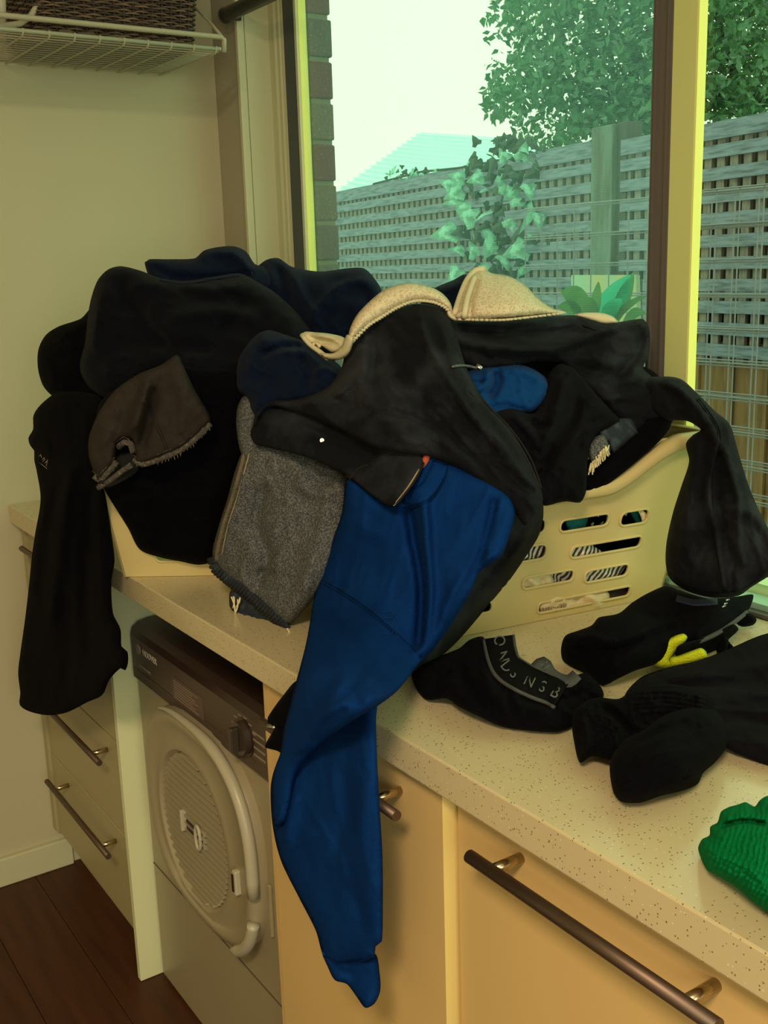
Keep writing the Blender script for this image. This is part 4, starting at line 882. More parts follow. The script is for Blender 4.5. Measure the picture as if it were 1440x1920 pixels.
g = G('charcoal_t_shirt', 'charcoal jersey t-shirt draped over the low rim of the right basket', 'shirt')
cloth('shirt_cloth', [(1030,700),(1050,682),(1080,692),(1120,740),(1152,775),(1168,792),(1120,815),(1104,850),(1101,890),(1098,925),(1088,942),(1062,940),(1045,943),(1020,948),(1000,930),(985,870),(950,810),(925,778),(960,766),(1000,775),(1020,740)], [(1085,930,'basket',-.035),(1020,935,'basket',-.035),(1100,860,1.40),(960,800,1.36),(1060,710,1.45),(1150,785,1.44)], .022, 26, m_char, g, Tb=.008,
      creases=[([(1060,700),(1040,780),(1010,850)], 10, .014), ([(1090,740),(1070,800),(1030,860),(1010,900)], 9, -.012), ([(960,775),(1000,820),(1010,850)], 8, .010), ([(1110,790),(1060,840),(1030,890)], 10, .010), ([(1140,780),(1100,800),(1080,850)], 8, -.008), ([(990,780),(1010,800),(1040,790)], 7, -.010)], wr=(.004, 32, 120, 2.2), res=5)
seam('hem_stitching', [(1022,936),(1045,931),(1070,928),(1092,927)], .0005, m_blackband, g)
g = G('denim_cuff', 'turned up dark blue denim cuff with frayed pale end on the basket rim', 'jeans')
cloth('cuff_cloth', [(1122,812),(1140,797),(1160,785),(1184,786),(1192,800),(1196,812),(1165,838),(1150,850),(1138,830)], [(1130,820,1.43),(1190,800,1.455)], .018, 12, m_ddenim, g, Tb=.012, wr=(.0015, 20, 0, 1), res=4)
seam('stitching', [(1180,788),(1184,800),(1194,813)], .0012, mat('dark_seam', (.03, .045, .055), .8), g)
cloth('turned_edge', [(1103,835),(1118,818),(1132,815),(1140,830),(1144,848),(1128,860),(1112,870),(1104,858)], [(1120,840,1.415)], .014, 10, m_gfleece, g, Tb=.01, res=4)
for k in range(44):
    t = k/43; x = 1106+t*34; y = 882-t*36; seam('frayed_thread', [(x+random.uniform(-3, 2), y-10+random.uniform(-3, 3)), (x+random.uniform(-4, 4), y+random.uniform(0, 11))], .0009, m_cream, g, lift=random.uniform(.001, .006), step=3)
# right black jeans: body across the heap plus the leg hanging over the basket end
g = G('black_jeans', 'black jeans lying across the right heap with one leg hanging over the basket handle', 'jeans')
cloth('waist_cloth', [(770,600),(800,575),(860,600),(950,600),(1040,592),(1085,592),(1130,606),(1165,603),(1205,598),(1216,612),(1219,640),(1216,668),(1206,690),(1222,706),(1240,740),(1262,790),(1225,795),(1195,818),(1160,790),(1120,745),(1080,705),(1050,682),(1000,678),(940,692),(880,688),(840,660)], [(820,620,1.475),(950,640,1.45),(1180,620,1.52),(1100,690,1.50),(1230,770,1.50),(1030,620,1.50)], .035, 24, m_jean, g, Tb=.03,
      creases=[([(790,600),(860,640),(950,655),(1030,655),(1110,630),(1190,602)], 9, .013), ([(850,612),(940,628),(1040,622),(1090,612)], 8, -.010), ([(1205,610),(1195,660),(1150,720)], 10, -.010), ([(1060,680),(1120,700),(1190,690)], 14, -.012), ([(900,670),(980,668),(1050,672)], 8, -.007)], wr=(.0035, 36, 8, 2.5), res=5)
seam('flat_seam', [(1090,610),(1130,622),(1170,610),(1200,603)], .001, m_blackband, g)
cloth('hanging_leg', [(1200,712),(1235,706),(1275,710),(1305,735),(1340,770),(1368,795),(1385,850),(1402,905),(1420,950),(1440,990),(1480,1050),(1445,1078),(1410,1100),(1385,1117),(1335,1120),(1288,1108),(1256,1085),(1248,1055),(1250,1015),(1262,960),(1278,910),(1292,865),(1286,832),(1300,815),(1314,806),(1290,790),(1240,786),(1215,770)], [(1230,740,1.49),(1300,770,1.45),(1330,830,1.44),(1300,1000,1.40),(1350,1100,1.355),(1430,1050,1.33),(1260,1060,1.43)], .040, 28, m_jean, g, Tb=.03,
      creases=[([(1290,770),(1340,830),(1328,920),(1345,1010),(1360,1110)], 7, .010), ([(1320,780),(1360,850),(1382,930),(1385,1020),(1400,1070)], 8, .009), ([(1345,840),(1350,950),(1370,1060)], 9, -.008), ([(1300,870),(1290,960),(1280,1050)], 12, .006), ([(1240,712),(1290,745),(1330,800)], 8, .009), ([(1400,960),(1430,1010),(1440,1050)], 8, -.008), ([(1300,850),(1330,880),(1390,900)], 12, -.006), ([(1340,950),(1400,960),(1420,990)], 9, .006)], wr=(.004, 36, 75, 2.2), res=5)
for dx in (0, 5): seam('flat_seam', [(1305+dx,748),(1345+dx,812),(1330+dx,890),(1332+dx,960),(1345+dx,1040),(1358+dx,1108)], .0011, m_blackband, g)
seam('hem_stitching', [(1256,1075),(1290,1098),(1335,1110),(1385,1106),(1430,1080)], .0011, m_blackband, g)
# ---- blue sweatshirt and the black jeans strip behind it
g = G('draped_black_jeans', 'faded black jeans draped over the middle of the pile, waistband dropping to the front', 'jeans')
cloth('rear_leg', [(975,930),(1012,925),(1019,960),(1012,1000),(985,1045),(950,1095),(905,1148),(860,1200),(815,1240),(775,1262),(750,1240),(800,1150),(880,1060),(940,990)], [(1000,960,'basket',-.045),(850,1150,'basket',-.03),(780,1240,'z',.925),(900,1060,'basket',-.035)], .016, 20, m_jean, g, Tb=.004,
      creases=[([(1000,980),(950,1060),(880,1140),(800,1225)], 12, .008)], wr=(.003, 30, 130, 2.5), res=5)
cloth('lower_flap', [(470,812),(478,790),(500,768),(560,760),(640,780),(720,820),(790,850),(795,868),(780,895),(760,925),(738,950),(700,930),(665,902),(640,885),(600,866),(550,850),(500,838),(478,832)], [(480,800,1.50),(600,820,1.41),(740,920,1.27),(780,870,1.275),(640,880,1.36)], .012, 14, m_jean, g, Tb=.010,
      creases=[([(560,800),(640,830),(720,860)], 9, -.008), ([(690,880),(720,850)], 6, .004), ([(600,800),(600,840)], 8, -.006)], wr=(.0025, 30, 30, 2.0), res=5)
for a in (((655,898),(672,878),(690,872)), ((672,905),(690,885),(705,878)), ((744,944),(775,905),(795,868))): seam('seam', list(a), .0013, m_dk, g)
seam('seam', [(738,948),(762,918),(786,880)], .0012, m_thread, g, lift=.0001)
pb_ = surf(604, 826, .001); MB().tube([tuple(pb_), tuple(pb_-CD*.003)], .003, 10).build('rivet', m_zip, g)
cloth('thigh_cloth', [(560,748),(615,725),(640,690),(652,640),(690,600),(740,578),(780,570),(825,578),(850,612),(875,690),(905,745),(950,795),(985,850),(1008,900),(1018,935),(1010,965),(985,985),(960,955),(925,925),(880,895),(840,872),(800,858),(755,850),(700,838),(640,808),(560,775),(500,762),(480,790),(473,805),(480,775),(510,752)], [(520,765,1.475),(650,720,1.42),(780,590,1.43),(740,740,1.35),(900,800,1.31),(1010,930,1.27),(700,820,1.32),(860,870,1.275)], .040, 26, m_jean, g, Tb=.015,
      creases=[([(780,600),(820,680),(870,760),(940,840),(1000,920)], 9, .010), ([(690,640),(680,720),(720,790),(800,840)], 15, .008), ([(560,755),(620,745),(680,700)], 8, .010), ([(600,740),(680,770),(760,780),(820,810)], 10, -.007), ([(740,680),(790,750),(860,830),(930,890)], 12, -.008), ([(840,720),(880,800),(950,870)], 9, -.006), ([(700,620),(700,680),(690,730)], 10, -.007), ([(840,790),(900,860),(980,930)], 8, .006), ([(760,790),(830,830),(900,880)], 7, .006)], wr=(.0045, 34, 50, 2.4), res=5)
for dx in (0, 5): seam('flat_seam', [(872+dx,725-dx),(910+dx,765-dx),(955+dx,812-dx),(990+dx,865-dx),(1010+dx,915)], .0010, m_dk, g)
seam('zip', [(846,688),(870,686),(895,690)], .0022, mat('dull_zip', (.10, .10, .10), .4, .8), g, lift=.004); seam('zip_pull', [(893,686),(903,692)], .0035, m_zip, g, lift=.004)
g = G('blue_sweatshirt', 'royal blue sweatshirt hanging over the bench front with a long drooping sleeve', 'sweatshirt')
cloth('sleeve', [(548,1400),(600,1340),(660,1300),(705,1300),(705,1350),(707,1420),(711,1500),(717,1600),(718,1690),(716,1765),(704,1775),(703,1790),(690,1800),(650,1805),(620,1808),(605,1790),(592,1745),(560,1682),(530,1622),(517,1580),(509,1530),(508,1470),(520,1430)], [(560,1450,'y',-.045),(690,1400,'y',-.045),(620,1600,'y',-.05),(680,1780,'y',-.05),(700,1320,'y',-.03)], .026, 30, m_blue, g, Tb=.014,
      creases=[([(560,1480),(545,1530),(535,1590)], 10, .009), ([(640,1420),(650,1520),(620,1620)], 16, -.006), ([(530,1600),(560,1580),(600,1560)], 8, .005), ([(690,1450),(680,1560),(700,1680)], 14, .005), ([(640,1640),(670,1700),(690,1770)], 14, -.004)], wr=(.002, 40, 80, 2.5), res=6)
cloth('cuff', [(604,1785),(630,1800),(660,1800),(703,1788),(712,1825),(713,1858),(702,1882),(685,1890),(668,1868),(650,1845),(628,1838),(614,1812)], [(650,1820,'y',-.05),(700,1870,'y',-.05)], .021, 22, m_blue, g, Tb=.010, creases=[([(640,1800),(670,1850)], 8, -.003)], res=5)
cloth('body_cloth', [(652,895),(690,915),(735,945),(770,890),(800,850),(850,868),(905,893),(950,925),(966,958),(955,1005),(938,1045),(900,1072),(885,1105),(850,1165),(815,1215),(786,1245),(745,1295),(706,1325),(655,1355),(605,1392),(572,1425),(552,1460),(545,1505),(535,1540),(515,1550),(509,1500),(514,1445),(526,1410),(532,1370),(552,1290),(574,1205),(592,1105),(615,1035),(640,965)], [(800,900,1.290),(900,960,1.255),(850,1130,1.235),(660,940,1.37),(600,1120,1.44),(590,1250,'y',-.055),(560,1400,'y',-.062),(700,1300,'y',-.062),(770,1240,1.235),(700,1100,1.335),(525,1530,'y',-.065)], .030, 26, m_blue, g, Tb=.012,
      creases=[([(765,940),(775,1010),(790,1090),(790,1160),(785,1225)], 10, -.018), ([(795,930),(800,1010),(806,1100),(800,1180),(785,1235)], 9, .013), ([(800,1240),(830,1160),(860,1080)], 9, .006), ([(930,925),(918,985),(900,1045),(872,1105)], 8, -.008), ([(940,1040),(910,1050),(890,1080)], 8, .006), ([(640,980),(700,1000),(740,990)], 20, .006), ([(610,1120),(680,1200),(740,1290)], 14, -.005), ([(600,1150),(640,1260),(600,1360)], 16, .006), ([(660,1310),(600,1350),(555,1420)], 9, .007), ([(700,1230),(660,1290),(680,1330)], 10, -.004)], wr=(.0025, 46, 100, 2.2), res=5)
seam('seam', [(797,940),(800,990),(807,1060),(806,1120),(800,1180),(788,1232)], .0009, m_blued, g); seam('seam', [(790,942),(793,990),(800,1060),(799,1120),(793,1180)], .0009, m_blued, g)
seam('seam', [(598,1085),(640,1108),(700,1150),(745,1190),(785,1226)], .0010, m_blued, g); seam('seam', [(597,1091),(640,1114),(700,1156),(742,1192)], .0008, m_blued, g)
seam('neck_seam', [(755,952),(780,950),(810,935),(830,905),(838,880)], .0014, m_blued, g, lift=.0008); ribbon('neck_band', [(757,930),(780,930),(803,915),(820,885),(826,868)], 30, m_blue, g, lift=.0018)
seam('loose_thread', [(715,1148),(735,1146),(738,1155),(725,1158),(714,1150)], .0005, m_blue2, g, lift=.002, step=3); seam('loose_thread', [(738,1158),(740,1175),(732,1190),(722,1186)], .0005, m_blue2, g, lift=.002, step=3)
seam('cuff_seam', [(607,1793),(640,1806),(680,1802),(702,1792)], .0008, m_blued, g)
g = G('black_legging', 'black legging end hanging behind the blue sweatshirt above the cupboard', 'leggings')
cloth('legging_cloth', [(560,1275),(530,1305),(502,1345),(503,1356),(516,1362),(497,1400),(520,1408),(560,1430),(600,1400),(620,1300)], [(510,1350,'y',-.035),(600,1350,'y',-.03),(520,1400,'y',-.035)], .016, 12, m_black, g, Tb=.008, creases=[([(515,1362),(540,1368)], 5, -.008)], res=5)
seam('metal_tag', [(503,1362),(516,1364)], .003, m_zip, g, lift=-.002)
lp = empty('orange_label', 'small orange red fabric tab between the black jeans and the blue sweatshirt', 'label')
cloth('tab_cloth', [(791,862),(800,848),(807,852),(803,868),(794,880)], [(798,862,1.268)], .002, 4, mat('orange_tab', (.45, .08, .03), .8), lp, Tb=.003, res=3)

# ---- the bra
g = G('cream_bra', 'cream lace bra spread over the top of the right heap', 'bra')
m_lace = mat('cream_lace', (.60, .50, .31), .85, spec=.2)
def lace(m):
    nt = m.node_tree; b = nt.nodes['Principled BSDF']; tc = nt.nodes.new('ShaderNodeTexCoord'); n = nt.nodes.new('ShaderNodeTexNoise'); n.inputs['Scale'].default_value = 60
    ad = nt.nodes.new('ShaderNodeMixRGB'); ad.blend_type = 'ADD'; ad.inputs[0].default_value = .018; nt.links.new(tc.outputs['Object'], n.inputs[0]); nt.links.new(tc.outputs['Object'], ad.inputs[1]); nt.links.new(n.outputs['Color'], ad.inputs[2])
    v = nt.nodes.new('ShaderNodeTexVoronoi'); v.feature = 'DISTANCE_TO_EDGE'; v.inputs['Scale'].default_value = 190; nt.links.new(ad.outputs[0], v.inputs['Vector'])
    r = nt.nodes.new('ShaderNodeValToRGB'); r.color_ramp.elements[0].color = (.72, .63, .42, 1); r.color_ramp.elements[1].color = (.55, .45, .28, 1); r.color_ramp.elements[0].position = .05; r.color_ramp.elements[1].position = .25
    nt.links.new(v.outputs['Distance'], r.inputs[0]); nt.links.new(r.outputs[0], b.inputs['Base Color'])
    bp = nt.nodes.new('ShaderNodeBump'); bp.invert = True; bp.inputs['Strength'].default_value = .5; bp.inputs['Distance'].default_value = .002; nt.links.new(r.outputs[0], bp.inputs['Height']); bp.invert = False; nt.links.new(bp.outputs[0], b.inputs['Normal'])
lace(m_lace)
m_lacep = mat('cream_satin', (.66, .60, .38), .6, spec=.3)
cloth('cup', [(850,597),(856,575),(862,548),(874,522),(888,507),(905,503),(922,512),(955,518),(985,535),(1010,560),(1035,577),(1062,586),(1030,590),(985,594),(940,598),(900,600),(870,599)], [(860,590,1.435),(900,520,1.50),(960,590,1.42),(1050,585,1.47)], .050, 34, m_lace, g, Tb=.004, creases=[([(880,598),(884,560),(896,520)], 5, -.008)], res=4)
seam('satin_edge', [(853,590),(862,560),(875,528),(892,508),(908,505)], .0050, m_lacep, g, lift=.001); seam('satin_edge', [(870,596),(876,560),(890,520)], .0045, m_lacep, g, lift=.001)
for i in range(26):
    t = i/25; P_ = spline([(862,599),(940,600),(1000,594),(1050,588)], False, 2); p = P_[int(t*(len(P_)-1))]; q = surf(p[0], p[1], .002); MB().tube([tuple(q+CU*.001), tuple(q-CU*.0015)], [.0036, .0028], 6).build('lace_scallop', m_lacep, g, smooth=True)
cloth('cup', [(652,645),(655,620),(668,592),(695,563),(725,541),(762,531),(798,535),(828,549),(846,571),(850,597),(838,580),(812,568),(778,566),(745,578),(712,598),(690,612),(672,628),(660,640)], [(660,625,1.405),(700,580,1.415),(765,545,1.42),(845,580,1.425)], .024, 18, m_lace, g, Tb=.004, res=4)
for i in range(38):
    t = i/37; P_ = spline([(848,594),(836,578),(812,567),(778,565),(745,577),(712,597),(690,611),(660,641)], False, 2); p = P_[int(t*(len(P_)-1))]; q = surf(p[0], p[1], .003); MB().tube([tuple(q+CU*.0015), tuple(q-CU*.0015)], [.0036, .0028], 6).build('lace_scallop', m_lacep, g, smooth=True)
cloth('cup_lining', [(775,570),(812,572),(838,584),(846,600),(800,596),(770,585)], [(810,585,1.425)], .006, 8, mat('plum_lining', (.03, .012, .016), .8), g, Tb=.004, res=4)
cloth('gore', [(838,572),(850,590),(862,592),(868,600),(852,602),(838,592)], [(850,592,1.420)], .008, 6, m_lacep, g, Tb=.004, res=3)
cloth('side_band', [(650,628),(662,632),(660,650),(650,668),(632,675),(608,672),(600,662),(625,662),(640,650)], [(650,650,1.40),(610,667,1.45)], .010, 8, m_lacep, g, Tb=.004, res=3)
cloth('strap', [(564,628),(572,622),(590,623),(620,626),(646,634),(644,652),(625,662),(605,650),(590,644),(578,642)], [(570,630,1.50),(640,645,1.45)], .012, 10, m_lacep, g, Tb=.004, creases=[([(575,630),(600,640),(630,640)], 5, -.008), ([(590,626),(620,634),(640,645)], 4, .005)], res=3)
seam('strap_edge', [(566,628),(580,645),(600,660),(615,672)], .0035, m_lacep, g, lift=.004); seam('strap_slider', [(586,648),(592,642),(600,650)], .0025, m_cream, g, lift=.004, step=3)
cloth('back_strap', [(1078,590),(1100,586),(1130,587),(1150,594),(1159,604),(1135,608),(1105,600)], [(1120,598,1.50)], .008, 8, m_lacep, g, Tb=.003, res=3)

# ---- clothes glimpsed through the basket slots
def stripes(name, a, b, sc, ang):
    m = bpy.data.materials.new(name); m.use_nodes = True; nt = m.node_tree; bs = nt.nodes['Principled BSDF']; bs.inputs['Roughness'].default_value = .9
    tc = nt.nodes.new('ShaderNodeTexCoord'); mp = nt.nodes.new('ShaderNodeMapping'); mp.inputs['Rotation'].default_value = ang; w = nt.nodes.new('ShaderNodeTexWave'); w.bands_direction = 'Y'; w.inputs['Scale'].default_value = sc; w.inputs['Distortion'].default_value = .6; w.inputs['Detail'].default_value = 1
    r = nt.nodes.new('ShaderNodeValToRGB'); r.color_ramp.interpolation = 'CONSTANT'; r.color_ramp.elements[0].color = (*a, 1); r.color_ramp.elements[1].color = (*b, 1); r.color_ramp.elements[1].position = .5
    nt.links.new(tc.outputs['Object'], mp.inputs[0]); nt.links.new(mp.outputs[0], w.inputs[0]); nt.links.new(w.outputs['Fac'], r.inputs[0]); nt.links.new(r.outputs[0], bs.inputs['Base Color']); return m
m_str = stripes('striped_jersey', (.05, .045, .035), (.78, .74, .58), 38, (.5, 0, .15))
m_teal = mat('teal_print', (.0, .14, .12), .8); m_brn = mat('brown_fabric', (.035, .018, .014), .9); m_ribc = mat('ribbed_cream', (.50, .40, .24), .9); bump_wave(m_ribc, 80, 1.0, 'Y', .004)
def inner(name, label, cat, outl, m, inset=.022, T=.008, cr=(), wr=(.002, 18, 30, 1.5)):
    cx = sum(p[0] for p in outl)/len(outl); cy = sum(p[1] for p in outl)/len(outl)
    o = cloth(name, outl, [(p[0], p[1], 'basket', inset-.010) for p in outl[::2]]+[(cx, cy, 'basket', inset-.010)], T, 12, m, Tb=.02, creases=cr, wr=wr, res=5); tag(o, label, cat); return o
inner('black_garment', 'black folded garment filling the upper slots of the right basket', 'clothes', [(940,960),(1060,940),(1220,935),(1228,1100),(1180,1160),(860,1190),(850,1130),(900,1040)], m_black, .060)
inner('teal_print_top', 'teal and black top seen through the top left slot of the basket', 'top', [(1060,960),(1098,955),(1104,965),(1092,1000),(1068,1002)], m_teal, .032)
inner('teal_trim_sock', 'teal trimmed cloth seen through the top right slot of the basket', 'clothes', [(1178,952),(1200,950),(1206,985),(1196,985)], m_teal, .032)
inner('striped_shirt', 'black and white striped shirt seen through the middle basket slots', 'shirt', [(1065,1010),(1092,1008),(1110,1022),(1145,1042),(1178,1052),(1165,1075),(1150,1092),(1120,1100),(1095,1096),(1066,1050)], m_str, .026, cr=[([(1080,1015),(1110,1060),(1150,1080)], 8, .003)])
inner('striped_vest', 'striped vest bunched behind the left basket slots beside the black jeans', 'top', [(955,1040),(970,1024),(1022,1018),(1030,1050),(1040,1068),(1078,1064),(1082,1095),(1040,1102),(985,1075),(955,1065)], m_str, .028, cr=[([(1035,1070),(1060,1095)], 6, -.006), ([(960,1030),(1000,1050)], 6, .006)])
inner('cream_handkerchief', 'cream cloth behind the lower left basket slot', 'cloth', [(975,1080),(1000,1072),(1030,1074),(1040,1098),(1010,1110),(978,1104)], m_cream, .020, cr=[([(985,1078),(1002,1094),(1012,1104)], 5, .006), ([(1015,1078),(1020,1100)], 4, -.005)])
inner('cream_vest', 'cream cotton vest bulging into the bottom basket slot', 'top', [(1008,1140),(1025,1122),(1070,1112),(1100,1108),(1140,1110),(1142,1130),(1115,1148),(1080,1146),(1040,1150)], m_cream, .016, cr=[([(1075,1115),(1088,1135)], 5, -.007), ([(1100,1112),(1125,1135)], 6, .004), ([(1030,1125),(1060,1116)], 5, .004)])
inner('ribbed_sock', 'ribbed beige sock lying in the bottom basket slot', 'sock', [(1010,1138),(1040,1130),(1068,1126),(1070,1142),(1040,1152),(1015,1150)], m_ribc, .016)
inner('brown_garment', 'dark brown cloth at the right end of the bottom basket slot', 'clothes', [(1138,1108),(1185,1100),(1200,1130),(1150,1142),(1130,1140)], m_brn, .024)
for (x, y) in ((1109, 985), (1127, 983), (1120, 968), (1172, 966), (1100, 1000), (1138, 972)):
    p = onface(x, y, .030); o = MB().tube([tuple(p), tuple(p+CU*.004+CR*.003)], [.0022, .001], 6).build('printed_flower', m_cream, None); o.parent = bpy.data.objects['black_garment']
tc_ = inner('white_strap', 'white strap curling at the right end of the top slot', 'strap', [(1196,955),(1210,960),(1214,978),(1206,990),(1202,970)], m_cream, .014, .003)

# ------------------------------------------------------------------ clothes lying on the benchtop
BZ = .9008
g = G('black_underpants', 'black underpants with grey lettered waistband on the bench beside the blue sweatshirt', 'underwear')
cloth('brief_cloth', [(772,1262),(790,1248),(830,1228),(862,1215),(880,1200),(905,1194),(930,1230),(980,1262),(1030,1290),(1060,1275),(1100,1262),(1125,1285),(1132,1305),(1110,1330),(1080,1358),(1045,1372),(990,1370),(940,1362),(895,1342),(860,1325),(838,1310),(800,1312),(780,1290)], [(790,1300,'z',.905),(950,1360,'z',.905),(1060,1365,'z',.905),(1120,1320,'z',.905),(890,1210,'z',.935),(1000,1270,'z',.93),(1110,1265,'z',.93),(900,1290,'z',.93)], .028, 30, m_black, g, Tb=.012, floor=BZ,
      creases=[([(860,1240),(880,1290),(920,1330)], 12, -.010), ([(960,1290),(970,1320),(1040,1340)], 9, .007), ([(900,1240),(930,1300),(960,1340)], 12, .007), ([(1010,1320),(1060,1310),(1100,1290)], 8, -.007), ([(850,1250),(820,1280),(815,1305)], 10, -.006)], wr=(.004, 30, 30, 1.6), res=5)
def band(pts_c, w0, m, name, edge=True, lift=.004, steps=6):
    P_ = spline(pts_c, False, steps); n = len(P_); vs = []; fs = []; Q = []
    for i in range(n):
        t = P_[min(i+1, n-1)]-P_[max(i-1, 0)]; t = t/np.linalg.norm(t); q = np.array([-t[1], t[0]]); w = w0(i/(n-1)); Q.append((P_[i], t, q, w))
        for s_ in (-1, 0, 1): vs.append(surf(*(P_[i]+q*w*.5*s_), lift+(.002 if s_ == 0 else 0)))
    for i in range(n-1):
        for j in range(2): fs.append((3*i+j, 3*i+3+j, 3*i+4+j, 3*i+1+j))
    o = MB().add(vs, fs).build(name, m, g, smooth=True); md = o.modifiers.new('solid', 'SOLIDIFY'); md.thickness = .0014
    if edge:
        for s_ in (-1, 1): MB().tube([surf(*(p+q*w*.5*s_), lift) for p, t, q, w in Q], .0022, 6).build('band_edge', m_greyband, g, smooth=True)
    return Q
def letters(sx, Q, fr, size, lift=.0120):
    for ch, f in zip(sx, fr):
        p, t, q, w = Q[int(f*(len(Q)-1))]; c = bpy.data.curves.new('letter', 'FONT'); c.body = ch; c.size = 1; c.align_x = 'CENTER'; c.align_y = 'CENTER'; c.resolution_u = 3
        o = bpy.data.objects.new('letter', c); COL.objects.link(o); o.parent = g; n = fontmesh(o); S = size
        for v in n.data.vertices:
            P2 = p+t*v.co.x*S*.85-q*v.co.y*S; v.co = Vector(surf(P2[0], P2[1], lift))
        n.data.materials.clear(); n.data.materials.append(m_letter)
Qb = band([(935,1196),(940,1225),(950,1250),(975,1268),(1005,1283),(1035,1295),(1052,1305)], lambda t: 56-6*t, m_blackband, 'waistband', lift=.006)
letters('ONDS', Qb, (.06, .20, .34, .45), 31); letters("BONDS"[2:3]+'S', Qb, (.64, .80), 31); letters('B', Qb, (.94,), 33)
Qc = band([(1000,1262),(1018,1245),(1030,1262),(1048,1275),(1068,1278),(1082,1266)], lambda t: 26-4*t, m_greyband, 'waistband_inside', edge=False, lift=.003)
letters('HO', Qc, (.35, .85), 20, lift=.0080)
g = G('black_jacket', 'black zipped garment heaped between the basket and the long trousers', 'jacket')
cloth('jacket_cloth', [(1052,1215),(1060,1192),(1085,1182),(1110,1172),(1122,1158),(1160,1150),(1185,1130),(1215,1112),(1250,1098),(1270,1105),(1330,1122),(1385,1118),(1412,1115),(1408,1135),(1398,1150),(1350,1185),(1310,1205),(1270,1225),(1230,1245),(1190,1258),(1160,1272),(1130,1285),(1100,1265),(1070,1250),(1055,1238)], [(1060,1240,'z',.905),(1120,1275,'z',.905),(1260,1235,'z',.915),(1400,1125,'z',.925),(1240,1105,'z',.95),(1080,1190,'z',.95),(1180,1180,'z',.96),(1330,1150,'z',.95)], .030, 24, m_black, g, Tb=.012, floor=BZ,
      creases=[([(1070,1205),(1110,1195),(1150,1205),(1220,1180)], 9, .010), ([(1060,1215),(1120,1225),(1200,1200),(1270,1170)], 9, -.010), ([(1190,1140),(1230,1160),(1290,1150)], 10, -.008), ([(1130,1260),(1190,1225),(1260,1190)], 10, .007)], wr=(.004, 34, 150, 2.0), res=5)
ribbon('blue_lining', [(1268,1122),(1300,1130),(1345,1128)], 12, mat('navy_lining', (.004, .010, .035), .8), g, lift=.004)
seam('zip_tape', [(1400,1148),(1372,1170),(1340,1190),(1310,1203),(1280,1216)], .0032, m_greyband, g, lift=.004)
for p in ((1361,1126), (1357,1133), (1354,1138)): seam('zip_tooth', [p, (p[0]+6, p[1]-2)], .0012, m_zip, g, lift=.006, step=3)
g = G('neon_glove', 'charcoal glove with bright neon yellow knitted trim on the bench', 'glove')
cloth('glove_cloth', [(1270,1212),(1310,1198),(1345,1185),(1375,1170),(1385,1180),(1365,1200),(1340,1228),(1300,1235),(1270,1240)], [(1280,1235,'z',.912),(1370,1185,'z',.925),(1320,1195,'z',.94)], .012, 12, m_blackband, g, Tb=.008, floor=BZ, res=4, wr=(.002, 14, 30, 1.2))
cloth('neon_trim', [(1224,1232),(1228,1216),(1245,1204),(1266,1192),(1282,1188),(1289,1195),(1278,1212),(1262,1228),(1256,1236),(1262,1250),(1240,1251),(1226,1246)], [(1230,1240,'z',.918),(1280,1195,'z',.948)], .010, 9, m_neon, g, Tb=.004, res=3, floor=BZ)
cloth('neon_trim', [(1256,1234),(1275,1228),(1300,1219),(1315,1215),(1324,1222),(1326,1234),(1310,1241),(1280,1248),(1258,1250)], [(1260,1245,'z',.916),(1320,1225,'z',.930)], .010, 8, m_neon, g, Tb=.004, res=3, floor=BZ)
g = G('black_strap', 'thin black strap and toggle trailing onto the bench at the right', 'strap')
sp = [at('z', .905, *p) for p in ((1360,1205),(1375,1222),(1395,1218),(1418,1210),(1440,1200))]
MB().tube(sp, .0045, 8).build('cord', m_black, g, smooth=True)
cloth('toggle', [(1378,1165),(1392,1148),(1410,1152),(1419,1163),(1412,1172),(1390,1175)], [(1395,1165,'z',.915)], .015, 8, m_black, g, Tb=.006, floor=BZ, res=4)
cloth('webbing', [(1342,1215),(1358,1190),(1366,1200),(1362,1222),(1350,1232)], [(1352,1215,'z',.915)], .01, 8, m_black, g, Tb=.006, floor=BZ, res=4)
g = G('black_long_trousers', 'long black trousers lying across the bench at the right edge', 'trousers')
cloth('trouser_cloth', [(1170,1310),(1180,1290),(1205,1268),(1250,1252),(1310,1238),(1370,1215),(1430,1190),(1490,1180),(1560,1200),(1600,1300),(1580,1440),(1500,1450),(1430,1432),(1380,1412),(1340,1390),(1260,1370),(1190,1345)], [(1200,1290,'z',.92),(1400,1410,'z',.905),(1430,1200,'z',.93),(1560,1300,'z',.93),(1560,1440,'z',.905),(1300,1320,'z',.93)], .024, 26, m_char, g, Tb=.012, floor=BZ,
      creases=[([(1200,1290),(1300,1268),(1400,1250),(1520,1245)], 9, .007), ([(1230,1280),(1340,1285),(1440,1270)], 9, -.007), ([(1250,1310),(1350,1310),(1450,1300)], 10, .006), ([(1330,1350),(1420,1350),(1500,1370)], 12, -.006), ([(1390,1380),(1450,1400),(1520,1400)], 12, .005)], wr=(.003, 34, 5, 3.0), res=6)
g = G('black_socks', 'rolled pair of ribbed black socks at the front of the bench', 'socks')
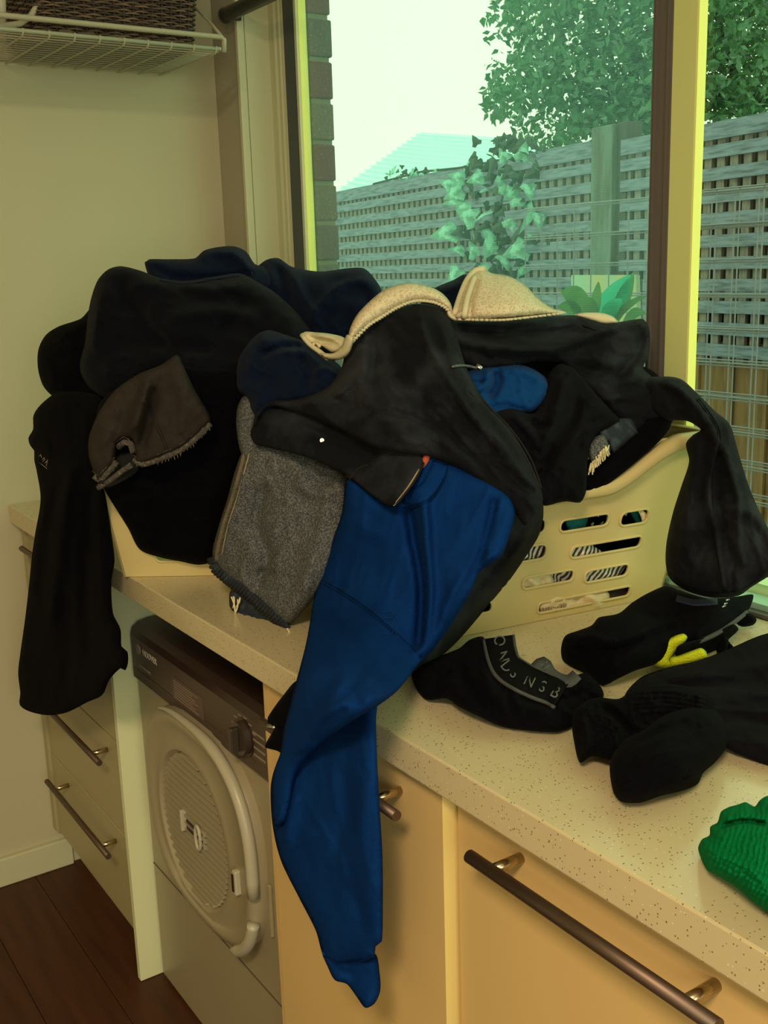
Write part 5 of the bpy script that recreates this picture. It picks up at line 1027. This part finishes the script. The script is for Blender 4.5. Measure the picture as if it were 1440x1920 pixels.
cloth('sock_leg', [(1072,1345),(1090,1320),(1120,1308),(1160,1310),(1190,1292),(1240,1282),(1300,1290),(1340,1310),(1300,1380),(1200,1400),(1150,1425),(1110,1418),(1088,1430),(1078,1400)], [(1090,1420,'z',.908),(1100,1330,'z',.93),(1250,1290,'z',.945),(1180,1400,'z',.92)], .028, 24, m_black, g, Tb=.012, floor=BZ,
      creases=[([(1120,1320),(1160,1345),(1190,1380)], 9, -.012), ([(1090,1340),(1100,1380),(1095,1420)], 7, .006)]+[([(1180+k*3, 1300+k*9), (1250, 1296+k*9), (1320, 1308+k*8)], 3, .003) for k in range(5)], wr=(.003, 22, 110, 1.5), res=3, ribs=((.0008, 8, 8, .8),))
cloth('sock_ball', [(1143,1440),(1150,1412),(1175,1385),(1205,1370),(1240,1345),(1290,1325),(1335,1328),(1362,1360),(1364,1395),(1345,1425),(1318,1450),(1308,1470),(1280,1482),(1240,1492),(1200,1505),(1165,1503),(1150,1485)], [(1180,1500,'z',.904),(1320,1455,'z',.904),(1290,1330,'z',.945),(1170,1400,'z',.93),(1250,1410,'z',.935)], .048, 40, m_black, g, Tb=.02, floor=BZ,
      creases=[([(1170,1400),(1230,1375),(1300,1350)], 10, -.007), ([(1180,1440),(1250,1420),(1330,1400)], 14, .004)], wr=(.003, 30, 150, 2.5), res=3.5, ribs=((.0006, 10, 145, .8),))
g = G('green_muslin_cloth', 'crinkled bright green muslin cloth at the right edge of the bench', 'cloth')
cloth('muslin_cloth', [(1309,1592),(1316,1574),(1330,1566),(1332,1550),(1345,1542),(1352,1522),(1365,1514),(1385,1508),(1398,1504),(1415,1512),(1425,1500),(1440,1492),(1500,1500),(1560,1560),(1600,1700),(1560,1800),(1500,1770),(1440,1712),(1410,1690),(1380,1664),(1345,1642),(1325,1630)], [(1320,1600,'z',.908),(1440,1705,'z',.905),(1400,1510,'z',.935),(1560,1780,'z',.905),(1540,1540,'z',.94),(1430,1600,'z',.935)], .040, 34, m_green, g, Tb=.012, floor=BZ, creases=[([(1345,1552),(1390,1540),(1440,1545)], 5, -.010), ([(1330,1600),(1390,1620),(1440,1660)], 8, .003)], wr=(.0008, 12, 60, 1.6), res=2.6, ribs=((.0016, 9.5, 105, 1.6), (.0006, 12, 25, 1.2)))
